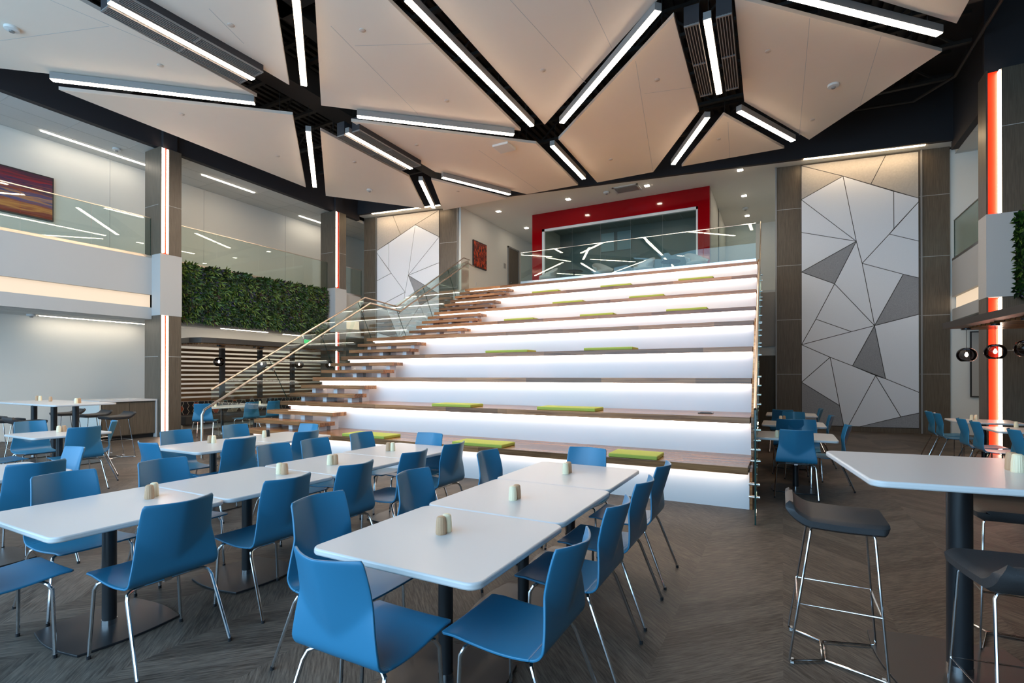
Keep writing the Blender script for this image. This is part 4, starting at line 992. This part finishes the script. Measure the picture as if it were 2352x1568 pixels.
for px, py, face, lb in ((198, 981, FACE_MX, 'blue chair with its back to us at the single table at far left'), (67, 968, FACE_PX, 'blue chair facing us behind the single table at far left'), (90, 1063, FACE_MX, 'dark blue chair with its back to us at the table cut by the left edge')): ch(px, py, face, lb, g6)
chair(-9.15, 2.72, FACE_PY, 'blue chair at the left edge, only its dark seat in view before the single table', g6)
# right of the stair
TRX = 0.155
Tr = (7.99, 9.98, 12.4)
for i, y in enumerate(Tr): table(TRX, y, 'white dining table right of the stair, %s of three going back' % ('nearest', 'middle', 'farthest')[i], 'tables right of the stair')
g7 = 'blue chairs right of the stair'
chair(0.15, 7.66, FACE_PY, 'bright blue chair with its back to us at the nearest table right of the stair', g7)
for x, y, face, lb in ((0.27, 8.86, FACE_MY, 'blue chair on the far side of the nearest table right of the stair'), (0.10, 9.42, FACE_PY, 'dark blue chair between the nearest and middle tables right of the stair'), (0.18, 10.75, FACE_MY, 'blue chair on the far side of the middle table right of the stair'), (0.0, 11.9, FACE_PY, 'blue chair before the farthest table right of the stair'),
                       (0.50, 8.36, FACE_MX, 'blue chair side-on at the right side of the nearest table right of the stair'), (0.44, 10.28, FACE_MX, 'blue chair side-on at the right side of the middle table right of the stair'), (0.40, 12.3, FACE_MX, 'grey-blue chair side-on at the farthest table right of the stair')): chair(x, y, face, lb, g7)
for i, (x, y) in enumerate(((3.22, 12.15), (3.27, 10.45), (3.32, 8.70))): table(x, y, ('white table nearest the foot of the red-lit tower', 'white table in front of the one by the red-lit tower', 'white table hidden behind the high bar table at right')[i], 'tables by the red-lit tower')
g8 = 'blue chairs by the red-lit tower'
for x, y, lb in ((2.77, 12.45, 'blue chair, farther of the pair at the table by the red-lit tower'), (2.78, 11.90, 'blue chair, nearer of the pair at the table by the red-lit tower'), (2.81, 10.60, 'blue chair, farther of the pair in front of the red light strip'), (2.84, 10.05, 'blue chair, nearer of the pair in front of the red light strip'), (2.90, 8.80, 'blue chair cut by the right edge, farther of two'), (2.93, 8.28, 'blue chair cut by the right edge, nearer of two')): chair(x, y, FACE_PX, lb, g8)
# booth bench by the tower
t = thing('booth_bench', 'dark upholstered booth bench at the foot of the red-lit tower', 'bench', (4.2, 10.8, 0))
B((3.95, 8, 0.1), (4.5, 13.0, 0.45)).build('seat', M['vinyl'], t, bevel=0.03); B((4.42, 8, 0.45), (4.6, 13.0, 0.80)).build('backrest', M['vinyl'], t, bevel=0.03); B((4.0, 8, 0), (4.5, 13.0, 0.1)).build('plinth', M['black'], t)
# right bar table, stools
RB = table_proto('bar_table', 0.52, 0.52, 1.07, 0.055, 0.33)
RB.location = (0.82, 3.47, 0); RB.rotation_euler.z = math.radians(7); RB['label'] = 'high white bar table at the right edge in the foreground'; RB['group'] = 'high bar tables'
g9 = 'dark bar stools'
stool(0.245, 3.36, FACE_PX, 'dark bar stool with chrome legs standing clear, left of the right bar table', g9)
stool(0.875, 2.70, FACE_PY + 0.14, 'dark bar stool in the foreground at the right edge, before the bar table', g9)
stool(1.20, 4.02, FACE_MY, 'dark bar stool behind the right bar table, partly hidden by its pole', g9)
for i, x in enumerate((-11.1, -11.94, -12.78)): dup(RB, (x, 4.32, 0), 0, 'high white bar table at far left, %s of three from its right end' % ordn[i], 'high bar tables').scale = (0.80, 0.88, 1)
for x, y, face, lb in ((-11.25, 5.02, FACE_MY, 'dark bar stool at the right end behind the left bar tables, before the cabinet'), (-12.2, 5.05, FACE_MY, 'dark bar stool second from the right behind the left bar tables'), (-13.2, 5.0, FACE_MY, 'dark bar stool farthest left behind the left bar tables'),
                       (-11.35, 3.72, FACE_PY, 'dark bar stool in front of the left bar tables, nearer the middle pole'), (-12.1, 3.68, FACE_PY, 'dark bar stool in front of the left bar tables, at the left edge'), (-12.95, 3.7, FACE_PY, 'dark bar stool half hidden at the left edge in front of the left bar tables')): stool(x, y, face, lb, g9)

# shakers
for px, py, z, kind, lb in ((343, 1145, .74, 'tan', 'tan ribbed shaker on the nearest table of the left long row'), (354, 1139, .74, 'cream', 'cream ribbed shaker on the nearest table of the left long row'),
                            (642, 1088, .74, 'cream', 'cream shaker on the second table of the left long row'), (654, 1089, .74, 'tan', 'tan shaker on the second table of the left long row'),
                            (758, 1067, .74, 'cream', 'cream shaker on the third table of the left long row'), (770, 1066, .74, 'tan', 'tan shaker on the third table of the left long row'),
                            (892, 1035, .74, 'tan', 'tan shaker on the farthest table of the left long row'), (902, 1035, .74, 'cream', 'cream shaker on the farthest table of the left long row'),
                            (1013, 1226, .74, 'tan', 'tan ribbed shaker on the nearest front centre table'), (1026, 1220, .74, 'cream', 'cream ribbed shaker on the nearest front centre table'),
                            (1178, 1148, .74, 'cream', 'cream shaker on the middle front centre table'), (1187, 1144, .74, 'tan', 'tan shaker on the middle front centre table'),
                            (1299, 1088, .74, 'cream', 'cream shaker on the farthest front centre table'), (1306, 1085, .74, 'tan', 'tan shaker on the farthest front centre table'),
                            (482, 1017, .74, 'tan', 'tan shaker on the nearer table of the pair by the stair railing'), (491, 1017, .74, 'cream', 'cream shaker on the nearer table of the pair by the stair railing'),
                            (607, 1004, .74, 'cream', 'cream shaker on the farther table of the pair by the stair railing'), (615, 1002, .74, 'inkcap', 'black shaker on the farther table of the pair by the stair railing'),
                            (135, 992, .74, 'cream', 'cream shaker on the single table at far left'), (147, 991, .74, 'tan', 'tan shaker on the single table at far left'),
                            (85, 919.5, 1.07, 'tan', 'leftmost tan shaker on the left bar tables'), (92, 919.5, 1.07, 'cream', 'leftmost cream shaker on the left bar tables'), (116, 921.5, 1.07, 'tan', 'lone tan shaker in the middle of the left bar tables'), (175, 926, 1.07, 'cream', 'cream shaker at the right end of the left bar tables'), (182, 925.5, 1.07, 'tan', 'tan shaker at the right end of the left bar tables'),
                            (1785, 1004, .74, 'cream', 'cream shaker on the nearest table right of the stair'), (1793, 1003, .74, 'tan', 'tan shaker on the nearest table right of the stair'),
                            (1793, 966, .74, 'cream', 'cream shaker on the middle table right of the stair'), (1801, 966, .74, 'tan', 'tan shaker on the middle table right of the stair'),
                            (2338, 1084, 1.07, 'cream', 'large-looking cream shaker on the high bar table at right'), (2324, 1079, 1.07, 'tan', 'tan shaker on the high bar table at right'),
                            (2232, 964, .74, 'cream', 'left cream shaker on the table by the red-lit tower'), (2242, 964, .74, 'cream', 'right cream shaker on the table by the red-lit tower'), (2334, 981, .74, 'cream', 'cream shaker on the table in front of the red light strip')):
    p = az(px, py, z); shaker((p.x, p.y, z), kind, lb)

# ------------------------------------------------------------------ cabinet and booth at left
t = thing('waste_cabinet', 'low brown cabinet with a white counter beside the nearer lit column', 'cabinet', (-14.6, 6.3, 0))
B((-15.4, 5.98, 0.10), (-14.16, 7.16, 0.93)).build('body', M['brown'], t)
for i, (a, b) in enumerate(((6.01, 6.57), (6.58, 7.15))): B((-14.16, a, 0.12), (-14.14, b, 0.90)).build('door', M['brown'], t)
B((-15.4, 5.94, 0.93), (-14.10, 7.19, 0.97)).build('counter_top', M['table'], t); B((-15.4, 7.16, 0), (-14.10, 7.19, 0.93)).build('end_panel', M['table'], t); B((-15.4, 5.95, 0), (-14.12, 5.98, 0.93)).build('end_panel', M['white'], t)
B((-15.3, 6.0, 0), (-14.25, 7.16, 0.10)).build('toe_kick', M['black'], t)
for y in (6.3, 6.6, 6.9): MB().lathe([(0.11, 0.97), (0.11, 0.978), (0.09, 0.98)], (-14.6, y, 0), 20).build('chute_ring', M['plastic'], t)
sl = thing('slatted_booth', 'walnut slatted booth screen with dark posts under the living plant wall', 'booth', (-15.8, 11.2, 0))
XS0 = -15.55
slb = [8.6, 9.62, 9.86, 11.0, 11.24, 12.4, 12.62, 13.6]
for i in range(12):
    z = 2.36 - i * 0.133
    B((XS0, 8.3, z - 0.078), (XS0 + 0.03, 13.9, z)).build('slat', M['slat'], sl)
for i in (0, 4, 8): B((XS0 - 0.03, 8.4, 2.36 - i * 0.133 - 0.055), (XS0 - 0.005, 13.8, 2.36 - i * 0.133 - 0.025)).build('added_fill_strip', M['fillback'], sl)  # added strips hidden behind slats so the gaps look bright
for y in (9.68, 10.98, 12.25, 13.75): B((XS0 + 0.031, y, 0.84), (XS0 + 0.14, y + 0.13, 2.42)).build('post', M['canopy'], sl)
B((XS0 - 0.35, 8.2, 0.80), (XS0 + 0.05, 13.9, 0.84)).build('ledge', M['slat'], sl)
cp = thing('booth_canopy', 'dark flat canopy with rounded corner over the left slatted booth', 'canopy', (-14.6, 10.5, 2.45))
MB().prism([(-15.58, 8.1, 2.46), (-14.25, 8.05, 2.46), (-13.85, 8.15, 2.46), (-13.75, 8.5, 2.46), (-13.75, 13.3, 2.46), (-15.58, 13.3, 2.46)], (0, 0, 0.14)).build('slab', M['canopy'], cp)
s = MB()
for i in range(12): s.box((-15.5 + i * 0.14, 8.2, 2.43), (-15.43 + i * 0.14, 13.2, 2.46))
s.build('underside_slats', M['walnut'], cp)
for y in (9.74, 13.0): B((-13.95, y, 2.40), (-13.90, y + 0.05, 2.46)).build('bracket', M['black'], cp)
B((-16.18, 8.2, 3.0), (-16.1, 8.22, 3.01)).build('hanger', M['black'], cp)
bb = thing('booth_banquette', 'dark booth seat with hexagon-patterned back under the slats', 'bench', (-15.4, 11, 0))
B((-15.50, 8.3, 0.42), (-15.38, 13.8, 0.795)).build('patterned_back', M['hexa'], bb); B((-15.45, 8.3, 0.15), (-14.85, 13.8, 0.42)).build('seat', M['vinyl'], bb, bevel=0.03); B((-15.4, 8.3, 0), (-15.0, 13.8, 0.15)).build('plinth', M['white'], bb)
table(-13.25, 8.35, 'white table in front of the booth, nearer one seen through the stair glass', 'tables at the slatted booth'); table(-13.25, 9.30, 'white table in front of the booth, farther one seen through the stair glass', 'tables at the slatted booth')
g10 = 'blue chairs at the slatted booth'
for x, y, fa, lb in ((-12.75, 7.62, 0.75, 'bright blue chair left of the railing foot, at the booth table'), (-12.55, 8.55, FACE_MX, 'blue chair seen through the railing glass, left of two at the booth'), (-12.55, 9.20, FACE_MX, 'blue chair seen through the railing glass, right of two at the booth'), (-11.75, 9.75, FACE_MY + 0.5, 'light blue chair under the lowest stair treads at the booth')):
    chair(x, y, fa, lb, g10)
for px, py, kind, lb in ((505, 931, 'cream', 'cream shaker on the nearer booth table'), (618, 926, 'cream', 'cream shaker on the farther booth table')):
    p = Vector((-13.3, 8.2 if px < 600 else 9.5, .74)); shaker(tuple(p), kind, lb)
# exit sign
p = Vector((-15.2, 12.75, 2.80)); t = thing('exit_sign', 'green lit exit sign seen through the stair railing glass', 'sign', tuple(p))
B((p.x - 0.02, p.y - 0.16, p.z - 0.09), (p.x + 0.02, p.y + 0.16, p.z + 0.09)).build('plate', M['glass'], t)
B((p.x - 0.03, p.y - 0.17, p.z + 0.09), (p.x + 0.03, p.y + 0.17, p.z + 0.22)).build('housing', M['plastic'], t)
lm = MB(); hh = 0.11; ww = 0.052
strokes = {'E': [((0, 0), (0, 1)), ((0, 0), (1, 0)), ((0, .5), (.8, .5)), ((0, 1), (1, 1))], 'X': [((0, 0), (1, 1)), ((0, 1), (1, 0))], 'I': [((.5, 0), (.5, 1))], 'T': [((.5, 0), (.5, 1)), ((0, 1), (1, 1))]}
for i, c in enumerate('EXIT'):
    oy = p.y - 0.135 + i * 0.07
    for a, b in strokes[c]: lm.bar((p.x + 0.024, oy + a[0] * ww, p.z - hh / 2 + a[1] * hh), (p.x + 0.024, oy + b[0] * ww, p.z - hh / 2 + b[1] * hh), 0.014, 0.006, 0, (1, 0, 0))
lm.build('lettering', M['exitg'], t)

# ------------------------------------------------------------------ right canopy and pendants
cn = thing('tower_canopy', 'dark flat canopy with slatted walnut underside at the right edge', 'canopy', (4, 10.5, 2.45))
ZK = 2.45
A = az(2165, 756, ZK); Bq = az(2352, 716, ZK); dr = (Bq - A); Bq = A + dr * 1.9
MB().prism([A, Bq, (6.5, Bq.y, ZK), (6.5, A.y, ZK)], (0, 0, 0.115)).build('slab', M['canopy'], cn)
u = MB()
for i in range(34):
    f = (i + 0.5) / 34; y = A.y + (Bq.y - A.y) * f; x = A.x + (Bq.x - A.x) * f
    u.box((x + 0.25, y - 0.03, ZK - 0.035), (6.4, y + 0.03, ZK))
u.build('underside_slats', M['walnut'], cn)
def pendant(x, y, z, label, zc):
    t = thing('pendant_lamp', label, 'pendant lamp', (x, y, z), 0, 'smoked globe pendants')
    prof = [(0.035, 0.128)] + [(0.145 * math.sin(a) ** 0.9, 0.132 * math.cos(a)) for a in [0.35 + i * (PI - 0.85) / 11 for i in range(12)]]
    prof = [(r, zz) for r, zz in prof]
    MB().lathe(prof[::-1], n=28).build('globe', M['pglass'], t, world=False, smooth=True)
    MB().lathe([(0.010, -0.030), (0.025, -0.010), (0.026, 0.010), (0.010, 0.05)], n=14).build('bulb', M['bulb'], t, world=False, smooth=True)
    MB().tube([(0, 0, 0.04), (0, 0, zc - z - 0.0)], 0.004, 6).build('cord', M['steel'], t, world=False)
    MB().lathe([(0.06, zc - z - 0.03), (0.06, zc - z)], n=18).build('ceiling_rose', M['black'], t, world=False)
def smoked():
    m, nt, b = newmat('smoked_glass_globe'); nt.nodes.remove(b); o = nt.nodes['Material Output']
    tr = N(nt, 'ShaderNodeBsdfTransparent'); tr.inputs[0].default_value = (0.36, 0.33, 0.33, 1)
    gl = N(nt, 'ShaderNodeBsdfGlossy'); gl.inputs['Roughness'].default_value = 0.03; gl.inputs[0].default_value = (0.8, 0.78, 0.78, 1)
    lw = N(nt, 'ShaderNodeLayerWeight'); lw.inputs['Blend'].default_value = 0.28
    mx = N(nt, 'ShaderNodeMixShader'); nt.links.new(lw.outputs['Fresnel'], mx.inputs[0]); nt.links.new(tr.outputs[0], mx.inputs[1]); nt.links.new(gl.outputs[0], mx.inputs[2]); nt.links.new(mx.outputs[0], o.inputs['Surface'])
    return m
M['pglass'] = smoked()
for px, py, Y, lb in ((2220, 815, 11.9, 'smoked glass globe pendant, left of those under the right canopy'), (2286, 808, 11.1, 'smoked glass globe pendant in front of the red light strip'), (2358, 800, 10.2, 'smoked glass globe pendant cut by the right edge')):
    p = ay(px, py, Y); pendant(p.x, Y, p.z, lb, ZK - 0.036)
for px, py, lb in ((503, 831, 'smoked glass globe pendant, first from left under the booth canopy'), (601, 836, 'smoked glass globe pendant, second from left under the booth canopy'), (687, 837, 'smoked glass globe pendant, third from left under the booth canopy'), (757, 838, 'smoked glass globe pendant, last under the booth canopy by the farther lit column')):
    p = ax(px, py, -14.1); pendant(-14.1, min(p.y, 13.1), p.z, lb, 2.43)
# picture in the right recess
t = thing('framed_picture', 'tall black-framed picture in the recess left of the red-lit tower', 'picture', (4.3, 17.3, 1.2))
x0 = ay(2229, 840, 17.36).x
B((x0, 17.37, 1.0), (x0 + 0.40, 17.41, 2.72)).build('frame', M['black'], t); B((x0 + 0.03, 17.365, 1.03), (x0 + 0.37, 17.37, 2.69)).build('print', M['greywall'], t)
